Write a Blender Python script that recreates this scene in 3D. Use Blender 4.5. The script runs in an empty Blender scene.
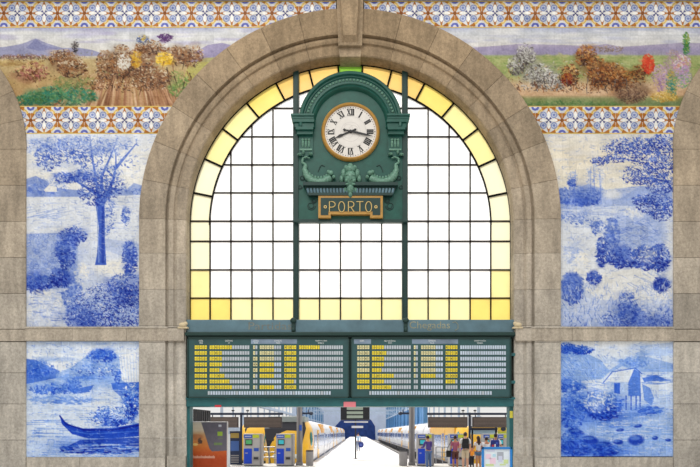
import bpy, bmesh, math, random
import numpy as np
from mathutils import Vector, Matrix
PI = math.pi
random.seed(7); rng = np.random.default_rng(11)
scene = bpy.context.scene
COL = scene.collection
# ------------------------------------------------------------------ camera frame
CAMX, CAMY, CAMZ = 0.175, -16.0, 1.8
VX, VY, F = 357.0, 432.0, 640.0
def S(Y): return F / (Y - CAMY)                       # photo pixels per metre at depth Y
def P(px, py, Y=0.0):
    s = S(Y); return Vector((CAMX + (px - VX) / s, Y, CAMZ + (VY - py) / s))
def srgb(c):
    c = np.asarray(c, float) / 255.0
    return np.where(c <= 0.04045, c / 12.92, ((c + 0.055) / 1.055) ** 2.4)
# ------------------------------------------------------------------ materials
MATS = {}
def mat(name, rgb, rough=0.5, metal=0.0, noise=0.0, nscale=8.0, bump=0.0, spec=0.4, emit=0.0, attr=False):
    if name in MATS: return MATS[name]
    m = bpy.data.materials.new(name); m.use_nodes = True; nt = m.node_tree; N = nt.nodes; L = nt.links
    b = N['Principled BSDF']; lin = list(srgb(rgb)) + [1.0]
    b.inputs['Base Color'].default_value = lin
    b.inputs['Roughness'].default_value = rough; b.inputs['Metallic'].default_value = metal
    b.inputs['Specular IOR Level'].default_value = spec
    src = None
    if attr:
        a = N.new('ShaderNodeAttribute'); a.attribute_name = 'Col'; src = a.outputs['Color']
    if noise > 0 or bump > 0:
        tc = N.new('ShaderNodeTexCoord'); nz = N.new('ShaderNodeTexNoise')
        nz.inputs['Scale'].default_value = nscale; nz.inputs['Detail'].default_value = 6; nz.inputs['Roughness'].default_value = 0.65
        L.new(tc.outputs['Object'], nz.inputs['Vector'])
        if noise > 0:
            mr = N.new('ShaderNodeMapRange'); mr.inputs['From Min'].default_value = 0.25; mr.inputs['From Max'].default_value = 0.75
            mr.inputs['To Min'].default_value = 1 - noise; mr.inputs['To Max'].default_value = 1 + noise
            L.new(nz.outputs['Fac'], mr.inputs['Value'])
            mx = N.new('ShaderNodeVectorMath'); mx.operation = 'SCALE'
            if src: L.new(src, mx.inputs[0])
            else: mx.inputs[0].default_value = lin[:3]
            L.new(mr.outputs['Result'], mx.inputs['Scale']); src = mx.outputs['Vector']
        if bump > 0:
            bp = N.new('ShaderNodeBump'); bp.inputs['Strength'].default_value = bump; bp.inputs['Distance'].default_value = 0.02
            L.new(nz.outputs['Fac'], bp.inputs['Height']); L.new(bp.outputs['Normal'], b.inputs['Normal'])
    if src: L.new(src, b.inputs['Base Color'])
    if emit > 0:
        b.inputs['Emission Color'].default_value = lin; b.inputs['Emission Strength'].default_value = emit
    MATS[name] = m; return m
def pane_mat(name, rgb, var=0.06):
    if name in MATS: return MATS[name]
    m = bpy.data.materials.new(name); m.use_nodes = True; nt = m.node_tree; N = nt.nodes; L = nt.links
    for n in list(N): N.remove(n)
    out = N.new('ShaderNodeOutputMaterial'); tr = N.new('ShaderNodeBsdfTranslucent'); gl = N.new('ShaderNodeBsdfGlossy'); mx = N.new('ShaderNodeMixShader')
    tc = N.new('ShaderNodeTexCoord'); nz = N.new('ShaderNodeTexNoise'); nz.inputs['Scale'].default_value = 2.2; nz.inputs['Detail'].default_value = 4
    mr = N.new('ShaderNodeMapRange'); mr.inputs['To Min'].default_value = 1 - var; mr.inputs['To Max'].default_value = 1 + var
    sc = N.new('ShaderNodeVectorMath'); sc.operation = 'SCALE'; sc.inputs[0].default_value = srgb(rgb)
    L.new(tc.outputs['Object'], nz.inputs['Vector']); L.new(nz.outputs['Fac'], mr.inputs['Value']); L.new(mr.outputs['Result'], sc.inputs['Scale'])
    L.new(sc.outputs['Vector'], tr.inputs['Color']); gl.inputs['Roughness'].default_value = 0.3; mx.inputs[0].default_value = 0.03
    L.new(tr.outputs[0], mx.inputs[1]); L.new(gl.outputs[0], mx.inputs[2]); L.new(mx.outputs[0], out.inputs[0])
    MATS[name] = m; return m
def stone_mat():
    m = bpy.data.materials.new('stone'); m.use_nodes = True; nt = m.node_tree; N = nt.nodes; L = nt.links; b = N['Principled BSDF']
    b.inputs['Roughness'].default_value = .85; b.inputs['Specular IOR Level'].default_value = .12
    a = N.new('ShaderNodeAttribute'); a.attribute_name = 'Col'; tc = N.new('ShaderNodeTexCoord'); src = a.outputs['Color']
    first = None
    for sc, (mx_, my, mz), lo, hi in ((.9, (1, 1, 1), .84, 1.16), (3.2, (1.6, 1, .28), .78, 1.2), (16, (1, 1, 1), .8, 1.18), (52, (1, 1, .6), .86, 1.14)):
        mp_ = N.new('ShaderNodeMapping'); mp_.inputs['Scale'].default_value = (mx_, my, mz); nz = N.new('ShaderNodeTexNoise'); nz.inputs['Scale'].default_value = sc; nz.inputs['Detail'].default_value = 5; nz.inputs['Roughness'].default_value = .6
        mr = N.new('ShaderNodeMapRange'); mr.inputs['From Min'].default_value = .3; mr.inputs['From Max'].default_value = .7; mr.inputs['To Min'].default_value = lo; mr.inputs['To Max'].default_value = hi
        vm = N.new('ShaderNodeVectorMath'); vm.operation = 'SCALE'
        L.new(tc.outputs['Object'], mp_.inputs[0]); L.new(mp_.outputs[0], nz.inputs['Vector']); L.new(nz.outputs['Fac'], mr.inputs['Value']); L.new(src, vm.inputs[0]); L.new(mr.outputs[0], vm.inputs['Scale']); src = vm.outputs[0]
        if sc == 16: first = nz
    L.new(src, b.inputs['Base Color']); bp = N.new('ShaderNodeBump'); bp.inputs['Strength'].default_value = .5; bp.inputs['Distance'].default_value = .02
    L.new(first.outputs['Fac'], bp.inputs['Height']); L.new(bp.outputs[0], b.inputs['Normal']); return m
STONE = stone_mat()
TILE = mat('glazed_tile', (255, 255, 255), 0.4, spec=0.12, attr=True)
GREEN = mat('green_paint', (24, 78, 68), 0.42, noise=0.25, nscale=5, bump=0.1, spec=0.35)
GREEN_D = mat('dark_green_paint', (20, 52, 48), 0.5, noise=0.2, nscale=5)
GREEN_L = mat('green_highlight', (92, 132, 114), 0.4, noise=0.55, nscale=26)  # highlights on the carved ornaments, put into a lighter green
TEAL = mat('teal_steel', (36, 98, 102), 0.4, noise=0.22, nscale=3, spec=0.4)
TEAL_B = mat('blue_teal_steel', (84, 114, 126), 0.35, noise=0.3, nscale=1.6, spec=0.5)
IRON = mat('black_iron', (14, 14, 12), 0.7, spec=.1)
BARM = mat('bar_iron', (30, 20, 16), 0.7, spec=.1)
GOLD = mat('gilt', (170, 128, 58), 0.4, noise=0.2, nscale=12)
GOLD_D = mat('worn_gilt', (142, 142, 118), 0.5, noise=0.45, nscale=4)
FACE = mat('clock_face', (210, 206, 200), 0.5, noise=0.08, nscale=6)
BLACK = mat('black', (18, 18, 20), 0.5)
# ------------------------------------------------------------------ mesh builder
class MB:
    def __init__(s): s.v = []; s.f = []; s.m = []; s.c = []
    def add(s, vs, fs, mi=0, col=None):
        o = len(s.v); s.v += [tuple(v) for v in vs]
        for f in fs: s.f.append([i + o for i in f]); s.m.append(mi); s.c.append(col)
        return s
    def box(s, a, b, mi=0, col=None, bev=0.0):
        x0, y0, z0 = [min(a[i], b[i]) for i in range(3)]; x1, y1, z1 = [max(a[i], b[i]) for i in range(3)]
        if bev > 0:
            bm = bmesh.new(); bmesh.ops.create_cube(bm, size=1)
            for v in bm.verts: v.co = Vector(((x0 + x1) / 2 + v.co.x * (x1 - x0), (y0 + y1) / 2 + v.co.y * (y1 - y0), (z0 + z1) / 2 + v.co.z * (z1 - z0)))
            bmesh.ops.bevel(bm, geom=bm.edges[:], offset=bev, segments=2, affect='EDGES', profile=0.6)
            return s.bm(bm, mi, col)
        vs = [(x0,y0,z0),(x1,y0,z0),(x1,y1,z0),(x0,y1,z0),(x0,y0,z1),(x1,y0,z1),(x1,y1,z1),(x0,y1,z1)]
        return s.add(vs, [(0,3,2,1),(4,5,6,7),(0,1,5,4),(1,2,6,5),(2,3,7,6),(3,0,4,7)], mi, col)
    def bm(s, bm, mi=0, col=None):
        bm.verts.index_update()
        s.add([v.co[:] for v in bm.verts], [[v.index for v in f.verts] for f in bm.faces], mi, col); bm.free(); return s
    def pbox(s, px0, py0, px1, py1, Y0, Y1, mi=0, col=None, bev=0.0, Yref=None):
        r = Y0 if Yref is None else Yref
        a = P(px0, py0, r); b = P(px1, py1, r)
        return s.box((a.x, Y0, a.z), (b.x, Y1, b.z), mi, col, bev)
    def prism(s, pts, y0, y1, mi=0, col=None):          # pts: (x,z); front at y0
        n = len(pts)
        A = sum(pts[i][0] * pts[(i+1) % n][1] - pts[(i+1) % n][0] * pts[i][1] for i in range(n))
        if A < 0: pts = pts[::-1]
        vs = [(x, y0, z) for x, z in pts] + [(x, y1, z) for x, z in pts]
        fs = [list(range(n)), list(range(2*n - 1, n - 1, -1))] + [[(i+1) % n, i, n + i, n + (i+1) % n] for i in range(n)]
        return s.add(vs, fs, mi, col)
    def pprism(s, pts, Y0, Y1, mi=0, col=None, Yref=None):
        r = Y0 if Yref is None else Yref
        q = [P(a, b, r) for a, b in pts]; return s.prism([(p.x, p.z) for p in q], Y0, Y1, mi, col)
    def tube(s, pts, r, n=8, mi=0, col=None, caps=True):
        pts = [Vector(p) for p in pts]; rs = r if isinstance(r, (list, tuple)) else [r] * len(pts); vs = []; fs = []
        up = None
        for i, p in enumerate(pts):
            t = (pts[min(i+1, len(pts)-1)] - pts[max(i-1, 0)]).normalized()
            if up is None:
                up = Vector((0, 0, 1)) if abs(t.z) < 0.9 else Vector((1, 0, 0))
            a = (up - t * up.dot(t)).normalized(); up = a; b = t.cross(a)
            for k in range(n):
                w = 2 * PI * k / n; vs.append(p + (a * math.cos(w) + b * math.sin(w)) * rs[i])
        for i in range(len(pts) - 1):
            for k in range(n):
                fs.append([i*n + k, i*n + (k+1) % n, (i+1)*n + (k+1) % n, (i+1)*n + k])
        if caps: fs.append(list(range(n))[::-1]); fs.append([(len(pts)-1)*n + k for k in range(n)])
        return s.add(vs, fs, mi, col)
    def ptube(s, pts, rpx, Y, n=8, mi=0):
        k = 1 / S(Y); q = [P(a, b, Y) for a, b in pts]
        rr = [x * k for x in rpx] if isinstance(rpx, (list, tuple)) else rpx * k
        return s.tube(q, rr, n, mi)
    def ell(s, c, r, mi=0, col=None, u=12, v=8):
        vs = []; fs = []
        for j in range(v + 1):
            th = PI * j / v
            for i in range(u):
                ph = 2 * PI * i / u
                vs.append((c[0] + r[0]*math.sin(th)*math.cos(ph), c[1] + r[1]*math.sin(th)*math.sin(ph), c[2] + r[2]*math.cos(th)))
        for j in range(v):
            for i in range(u):
                fs.append([j*u + i, (j+1)*u + i, (j+1)*u + (i+1) % u, j*u + (i+1) % u])
        return s.add(vs, fs, mi, col)
    def lathe(s, c, prof, n=24, mi=0, axis='z', a0=0, a1=2*PI):
        vs = []; fs = []; full = abs(a1 - a0 - 2*PI) < 1e-4; m = n if full else n + 1
        for r, h in prof:
            for k in range(m):
                w = a0 + (a1 - a0) * k / n
                if axis == 'z': vs.append((c[0] + r*math.cos(w), c[1] + r*math.sin(w), c[2] + h))
                else: vs.append((c[0] + r*math.cos(w), c[1] + h, c[2] + r*math.sin(w)))
        for i in range(len(prof) - 1):
            for k in range(n):
                k2 = (k+1) % m; f = [i*m + k, i*m + k2, (i+1)*m + k2, (i+1)*m + k]
                fs.append(f)
        return s.add(vs, fs, mi)
    def build(s, name, mats, parent=None, smooth=False):
        me = bpy.data.meshes.new(name); me.from_pydata(s.v, [], s.f)
        if not isinstance(mats, (list, tuple)): mats = [mats]
        for m in mats: me.materials.append(m)
        me.polygons.foreach_set('material_index', s.m)
        if any(c is not None for c in s.c):
            at = me.color_attributes.new('Col', 'FLOAT_COLOR', 'CORNER'); arr = []
            for f, c in zip(s.f, s.c):
                c = (0.4, 0.35, 0.3) if c is None else c
                arr += [c[0], c[1], c[2], 1.0] * len(f)
            at.data.foreach_set('color', arr)
        bm = bmesh.new(); bm.from_mesh(me); bmesh.ops.recalc_face_normals(bm, faces=bm.faces[:]); bm.to_mesh(me); bm.free()
        if smooth:
            me.polygons.foreach_set('use_smooth', [True] * len(me.polygons))
            try: me.set_sharp_from_angle(angle=math.radians(38))
            except Exception: pass
        me.update()
        o = bpy.data.objects.new(name, me); COL.objects.link(o)
        if parent: o.parent = parent; o.matrix_parent_inverse = parent.matrix_basis.inverted()
        return o
def tag(o, label=None, cat=None, group=None, kind=None):
    if label: o['label'] = label
    if cat: o['category'] = cat
    if group: o['group'] = group
    if kind: o['kind'] = kind
    return o
def empty(name, loc=(0, 0, 0), label=None, cat=None, group=None, kind=None):
    o = bpy.data.objects.new(name, None); COL.objects.link(o); o.location = loc; o.empty_display_size = 0.2
    return tag(o, label, cat, group, kind)
def struct(name, mb, m, smooth=False): return tag(mb.build(name, m, None, smooth), kind='structure')
def copy_tree(o, parent=None):
    c = o.copy(); COL.objects.link(c)
    if parent: c.parent = parent
    for ch in list(o.children): copy_tree(ch, c)
    return c
def text_polys(txt, w, h, cx, cz, thin=0.0):
    """flat text mesh (verts x,z + faces) scaled to w x h and centred at (cx,cz)"""
    cu = bpy.data.curves.new('t', 'FONT'); cu.body = txt; cu.resolution_u = 3; cu.offset = -thin
    o = bpy.data.objects.new('t', cu); COL.objects.link(o)
    dg = bpy.context.evaluated_depsgraph_get(); me = bpy.data.meshes.new_from_object(o.evaluated_get(dg))
    co = np.array([v.co[:] for v in me.vertices]); fs = [list(p.vertices) for p in me.polygons]
    bpy.data.objects.remove(o); bpy.data.curves.remove(cu); bpy.data.meshes.remove(me)
    mn = co.min(0); mx = co.max(0)
    x = (co[:, 0] - (mn[0] + mx[0]) / 2) / (mx[0] - mn[0]) * w + cx
    z = (co[:, 1] - (mn[1] + mx[1]) / 2) / (mx[1] - mn[1]) * h + cz
    return list(zip(x, z)), fs
_tc = {}
def add_text(mb, txt, w, h, cx, cz, y, mi=0):
    if txt not in _tc: _tc[txt] = text_polys(txt, 1, 1, 0, 0, .018 if txt == 'PORTO' else 0.0)
    v, f = _tc[txt]; mb.add([(a * w + cx, y, b * h + cz) for a, b in v], f, mi)
def ptext(mb, txt, x0, y0, x1, y1, Y, mi=0):
    a = P(x0, y0, Y); b = P(x1, y1, Y); add_text(mb, txt, b.x - a.x, a.z - b.z, (a.x + b.x) / 2, (a.z + b.z) / 2, Y, mi)
# ------------------------------------------------------------------ numpy painter for the glazed tile panels
class Paint:
    def __init__(s, x0, y0, x1, y1, res=2):
        s.nx = int(round((x1 - x0) * res)) + 1; s.ny = int(round((y1 - y0) * res)) + 1
        s.b = (x0, y0, x1, y1)
        s.X, s.Y = np.meshgrid(np.linspace(x0, x1, s.nx), np.linspace(y0, y1, s.ny)); s.C = np.ones((s.ny, s.nx, 3)) * 230.0; s.res = res
    def win(s, xa, ya, xb, yb):
        i0 = max(0, int((xa - s.b[0]) * s.res) - 1); i1 = min(s.nx, int((xb - s.b[0]) * s.res) + 3)
        j0 = max(0, int((ya - s.b[1]) * s.res) - 1); j1 = min(s.ny, int((yb - s.b[1]) * s.res) + 3)
        return (slice(j0, j1), slice(i0, i1)) if i1 > i0 and j1 > j0 else None
    def mix(s, w, cov, col): s.C[w] = s.C[w] * (1 - cov[..., None]) + np.asarray(col, float) * cov[..., None]
    def vgrad(s, stops):
        ys = [a for a, _ in stops]
        for k in range(3): s.C[..., k] = np.interp(s.Y, ys, [c[k] for _, c in stops])
    def poly(s, pts, col, a=1.0):
        xs = [p[0] for p in pts]; ys = [p[1] for p in pts]; w = s.win(min(xs), min(ys), max(xs), max(ys))
        if not w: return
        cov = np.zeros(s.X[w].shape)
        for dx, dy in ((-.12, -.12), (.12, -.12), (-.12, .12), (.12, .12)):
            X = s.X[w] + dx; Y = s.Y[w] + dy; ins = np.zeros(X.shape, bool)
            for i in range(len(pts)):
                (xa, ya), (xb, yb) = pts[i - 1], pts[i]
                if ya == yb: continue
                ins ^= ((ya > Y) != (yb > Y)) & (X < (xb - xa) * (Y - ya) / (yb - ya) + xa)
            cov += ins * 0.25
        s.mix(w, cov * a, col)
    def stroke(s, pts, w0, w1, col, a=1.0, soft=0.5):
        m = max(w0, w1) + 1; n = len(pts) - 1
        for i in range(n):
            (xa, ya), (xb, yb) = pts[i], pts[i+1]
            w = s.win(min(xa, xb) - m, min(ya, yb) - m, max(xa, xb) + m, max(ya, yb) + m)
            if not w: continue
            L2 = (xb - xa)**2 + (yb - ya)**2 + 1e-9
            t = np.clip(((s.X[w] - xa)*(xb - xa) + (s.Y[w] - ya)*(yb - ya)) / L2, 0, 1)
            d = np.hypot(s.X[w] - xa - t*(xb - xa), s.Y[w] - ya - t*(yb - ya))
            wd = (w0 + (w1 - w0) * (i + t) / n) / 2
            s.mix(w, np.clip((wd - d) / soft + 0.5, 0, 1) * a, col)
    def blob(s, cx, cy, rx, ry, col, a=1.0, ang=0.0, soft=0.35):
        m = max(rx, ry) * (1 + soft) + 0.5; w = s.win(cx - m, cy - m, cx + m, cy + m)
        if not w: return
        c, q = math.cos(ang), math.sin(ang); X = s.X[w] - cx; Y = s.Y[w] - cy
        d = np.hypot((X*c + Y*q) / rx, (-X*q + Y*c) / ry)
        s.mix(w, np.clip((1 - d) / soft + 0.5, 0, 1) * a, col)
    def dabs(s, cx, cy, rx, ry, n, cols, r0=0.6, r1=1.6, a=0.8, flat=1.0, gauss=False):
        def at(p=.6):
            q = random.random() ** p * (1.25 if gauss else 1.1); t = random.random() * 2 * PI; return cx + rx*q*math.cos(t), cy + ry*q*math.sin(t)
        mid = np.mean(np.array(cols, float), 0)
        if n >= 40 and not gauss:                                        # loose washes under the leaves
            for _ in range(max(4, n // 12)):
                x, y = at(.8); r = random.uniform(.18, .42) * min(rx, ry * 1.6) + .6
                s.blob(x, y, r * 1.5, r * .8, mid + random.uniform(-22, 22), .3 * a, random.uniform(-.5, .5), .9)
        cols = sorted(cols, key=lambda c: -sum(c))
        for k in range(int(n * 1.5)):
            x, y = at(); r = random.uniform(r0, r1) * .8; up = (cy - y) / max(ry, 1)   # lit from above: lighter tones sit higher
            u = min(.999, max(0, random.gauss(.52 - .25 * up, .3))); ang = random.uniform(-.5, .5) if flat > 1 else random.gauss(.3, .8)
            s.blob(x, y, r * max(1.45, flat), r * random.uniform(.4, .7), cols[int(u * len(cols))], a * random.uniform(.55, 1), ang)
    def noise(s, amp, sc):
        h, w = int((s.b[3] - s.b[1]) / sc) + 3, int((s.b[2] - s.b[0]) / sc) + 3; g = rng.random((h, w)) * 2 - 1
        u = (s.X - s.b[0]) / sc; v = (s.Y - s.b[1]) / sc; i = u.astype(int); j = v.astype(int); fu = u - i; fv = v - j
        fu = fu*fu*(3 - 2*fu); fv = fv*fv*(3 - 2*fv)
        n = (g[j, i]*(1-fu) + g[j, i+1]*fu)*(1-fv) + (g[j+1, i]*(1-fu) + g[j+1, i+1]*fu)*fv
        s.C += (n * amp)[..., None]
    def tiles(s, st, amt=0.05, jitter=4):
        fx = np.abs(((s.X - s.b[0]) / st) % 1 - 0.5); fy = np.abs(((s.Y - s.b[1]) / st) % 1 - 0.5)
        line = np.clip((np.maximum(fx, fy) - 0.455) / 0.045, 0, 1)
        s.C *= (1 - amt * line)[..., None]
        g = rng.normal(0, jitter, (int((s.b[3]-s.b[1])/st) + 2, int((s.b[2]-s.b[0])/st) + 2))
        s.C += g[((s.Y - s.b[1]) / st).astype(int), ((s.X - s.b[0]) / st).astype(int)][..., None]
    def hatch(s, n, lo, hi, a=.3):
        x0, y0, x1, y1 = s.b
        for _ in range(n):
            x = random.uniform(x0, x1); y = random.uniform(y0, y1); l = random.uniform(1.5, 5); w = random.uniform(-.5, .5) + (PI/2 if random.random() < .25 else 0)
            s.stroke([(x, y), (x + l*math.cos(w), y + l*math.sin(w))], .8, .3, random.choice((lo, hi, lo)), a)
    def contrast(s, k, gain=1.0):
        m = s.C.reshape(-1, 3).mean(0); s.C[:] = ((s.C - m) * k + m) * gain
    def build(s, name, label, cat, Y=-0.006, keep=None, group=None):
        k = 1 / S(0.0)
        vx = CAMX + (s.X - VX) * k; vz = CAMZ + (VY - s.Y) * k
        co = np.stack([vx, np.full_like(vx, Y), vz], -1).reshape(-1, 3)
        idx = np.arange(s.nx * s.ny).reshape(s.ny, s.nx)
        q = np.stack([idx[:-1, :-1], idx[1:, :-1], idx[1:, 1:], idx[:-1, 1:]], -1)
        if keep is not None: q = q[keep(s.X[:-1, :-1] + .25, s.Y[:-1, :-1] + .25)]
        q = q.reshape(-1, 4); used = np.unique(q); remap = np.full(len(co), -1); remap[used] = np.arange(len(used)); q = remap[q]; co = co[used]
        cl = srgb(np.clip(s.C, 0, 255).reshape(-1, 3)[used]); cl = np.concatenate([cl, np.ones((len(cl), 1))], 1)
        me = bpy.data.meshes.new(name); me.vertices.add(len(co)); me.vertices.foreach_set('co', co.ravel())
        me.loops.add(q.size); me.loops.foreach_set('vertex_index', q.ravel().astype(np.int32))
        me.polygons.add(len(q)); me.polygons.foreach_set('loop_start', np.arange(0, q.size, 4, dtype=np.int32))
        at = me.color_attributes.new('Col', 'FLOAT_COLOR', 'POINT'); at.data.foreach_set('color', cl.ravel())
        me.materials.append(TILE); me.update(); me.validate()
        o = bpy.data.objects.new(name, me); COL.objects.link(o); return tag(o, label, cat, group)
def keep_arch(X, Y, R=207):
    a = (X - 350)**2 + (np.minimum(Y, 220) - 220)**2 > R*R
    b = (X + 110)**2 + (np.minimum(Y, 150) - 150)**2 > 134**2
    c = (X - 810)**2 + (np.minimum(Y, 150) - 150)**2 > 134**2
    return a & b & c
# tone -> cobalt on white
def cob(t, bright=0.0):
    st = [0, .15, .4, .7, 1.0]
    cs = np.array([(228, 226, 220), (206, 214, 230), (138, 160, 214), (66, 98, 190), (26, 44, 142)], float)
    if bright: cs = np.array([(238, 242, 248), (206, 222, 248), (120, 162, 236), (40, 92, 214), (14, 40, 158)], float)
    return tuple(np.interp(t, st, cs[:, k]) for k in range(3))
def tones(a, b, n=6, br=0): return [cob(a + (b - a) * i / (n - 1), br) for i in range(n)]

# ================================================================== SETTING: wall, arch, courses
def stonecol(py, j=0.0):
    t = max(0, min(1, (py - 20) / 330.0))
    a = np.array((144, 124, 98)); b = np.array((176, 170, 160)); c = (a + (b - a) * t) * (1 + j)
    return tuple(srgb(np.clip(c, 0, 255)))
def build_wall():
    mb = MB(); c = stonecol(200); cd = tuple(srgb((60, 52, 44)))
    def quad(pts): mb.add([P(x, y, 0.03) for x, y in pts], [[0, 1, 2, 3]], 0, cd)
    T, B = -90, 504; R = 190
    quad([(-260, B), (160, B), (160, T), (-260, T)]); quad([(540, B), (960, B), (960, T), (540, T)])
    n = 40
    for i in range(n):
        a = PI - PI * i / n; b = PI - PI * (i+1) / n
        x0, y0, x1, y1 = 350 + R*math.cos(a), 220 - R*math.sin(a), 350 + R*math.cos(b), 220 - R*math.sin(b)
        quad([(x0, y0), (x1, y1), (x1, T), (x0, T)])
    o = struct('wall_back', mb, STONE); 
build_wall()
# stone pilasters of the neighbouring arches (left and right edges), built of courses
def side_pilaster(sgn, name):
    mb = MB(); fl = (lambda x: x) if sgn < 0 else (lambda x: 699.5 - x)
    def slab(pts, col): mb.pprism([(fl(x), y) for x, y in pts], -0.05, 0.06, 0, col, Yref=0.0)
    ys = [150, 186, 222, 258, 294, 329.4]
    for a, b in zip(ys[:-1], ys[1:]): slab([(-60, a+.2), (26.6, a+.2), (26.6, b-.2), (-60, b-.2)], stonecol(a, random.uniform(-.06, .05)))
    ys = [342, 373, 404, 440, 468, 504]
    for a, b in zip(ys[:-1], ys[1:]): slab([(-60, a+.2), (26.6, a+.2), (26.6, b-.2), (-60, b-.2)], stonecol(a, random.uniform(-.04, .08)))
    # voussoirs of the smaller arch, centre (-110,150)
    n = 7
    for i in range(n):
        a0, a1 = math.radians(0.08 + 12.5 * i), math.radians(12.5 * (i + 1) - 0.08); pts = []
        for k in range(7): w = a0 + (a1 - a0) * k / 6; pts.append((-110 + 137*math.cos(w), 150 - 137*math.sin(w)))
        for k in range(7): w = a1 + (a0 - a1) * k / 6; pts.append((-110 + 95*math.cos(w), 150 - 95*math.sin(w)))
        slab(pts, stonecol(150 - 60 * math.sin(a0), random.uniform(-.05, .06)))
    struct(name, mb, STONE)
side_pilaster(-1, 'trim_1'); side_pilaster(1, 'trim_2')
# main arch: profile (radius px at facade, depth y)
PROF = [(164, .46), (164, .0), (165.2, -.022), (172.5, -.03), (174.6, .0), (175.3, .0), (176.2, -.05), (178.5, -.066), (181, -.05), (182.3, .02), (183.3, .02), (184, -.085), (208.6, -.085), (210, -.07), (210, .06)]
def arch():
    mb = MB()
    def ring(pos, col):                                  # pos: list of functions r -> (px,py)
        vs = []; m = len(PROF)
        for f in pos:
            for r, y in PROF:
                p = P(*f(r), 0.0); vs.append((p.x, y, p.z))
        fs = []
        for i in range(len(pos) - 1):
            for k in range(m - 1): fs.append([i*m + k, (i+1)*m + k, (i+1)*m + k + 1, i*m + k + 1])
        fs.append(list(range(m))); fs.append([(len(pos)-1)*m + k for k in range(m)][::-1])
        mb.add(vs, fs, 0, col)
    kst = 3.4
    bounds = [90 - kst - (90 - kst) * i / 8 for i in range(9)]
    for side in (-1, 1):
        for i in range(8):
            a0, a1 = bounds[i] - (0.05 if i else 0), bounds[i+1] + 0.05
            pos = []
            for k in range(7):
                w = math.radians(a0 + (a1 - a0) * k / 6)
                pos.append(lambda r, w=w: (350 - side * -1 * r * math.cos(w) if False else 350 + side * r * math.cos(w), 220 - r * math.sin(w)))
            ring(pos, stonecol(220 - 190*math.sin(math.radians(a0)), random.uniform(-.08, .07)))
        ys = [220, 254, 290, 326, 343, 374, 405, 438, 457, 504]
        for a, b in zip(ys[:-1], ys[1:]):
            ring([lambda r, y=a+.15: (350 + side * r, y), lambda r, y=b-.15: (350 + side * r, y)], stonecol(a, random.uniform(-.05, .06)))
    return struct('trim_3', mb, STONE)
arch()
# keystone
mb = MB(); ck = stonecol(60, -.02)
mb.pprism([(336.5, -4), (363.5, -4), (362, 49), (338.5, 49)], -.15, .06, 0, ck, Yref=0)
mb.pprism([(338.7, 49), (361.5, 49), (360.5, 57.5), (339.8, 57.5)], -.04, .46, 0, stonecol(90, .04), Yref=0)
vs = []
for (x, y, d) in [(341, -4, -.27), (359, -4, -.27), (356.4, 41, -.25), (343.6, 41, -.25), (339.5, -4, -.15), (360.5, -4, -.15), (358, 46, -.15), (342, 46, -.15)]:
    p = P(x, y, 0); vs.append((p.x, d, p.z))
mb.add(vs, [[0, 3, 2, 1], [0, 4, 7, 3], [3, 7, 6, 2], [2, 6, 5, 1]], 0, stonecol(40, .03))
struct('trim_4', mb, STONE)
# string courses and plinth blocks, cornice
mb = MB()
for sx in (0, 1):
    fl = (lambda x: x) if sx == 0 else (lambda x: 699.5 - x)
    def sb(x0, x1, y0, y1, d, col): mb.pprism([(fl(x0), y0), (fl(x1), y0), (fl(x1), y1), (fl(x0), y1)], d, .06, 0, col, Yref=0)
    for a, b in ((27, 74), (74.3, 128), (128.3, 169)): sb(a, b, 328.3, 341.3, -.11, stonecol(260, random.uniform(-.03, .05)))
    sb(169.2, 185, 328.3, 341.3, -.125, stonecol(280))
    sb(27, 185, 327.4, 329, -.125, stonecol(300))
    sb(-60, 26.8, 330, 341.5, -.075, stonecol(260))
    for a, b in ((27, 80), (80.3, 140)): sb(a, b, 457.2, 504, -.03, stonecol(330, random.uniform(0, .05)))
    sb(168, 186, 456, 504, -.10, stonecol(330))
struct('trim_5', mb, STONE)
mb = MB(); mb.pbox(-260, -14, 335.5, .8, -.14, .1, 0, tuple(srgb((170, 172, 190))), Yref=0); mb.pbox(364.5, -14, 960, .8, -.14, .1, 0, tuple(srgb((170, 172, 190))), Yref=0)
struct('trim_6', mb, STONE)

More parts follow.
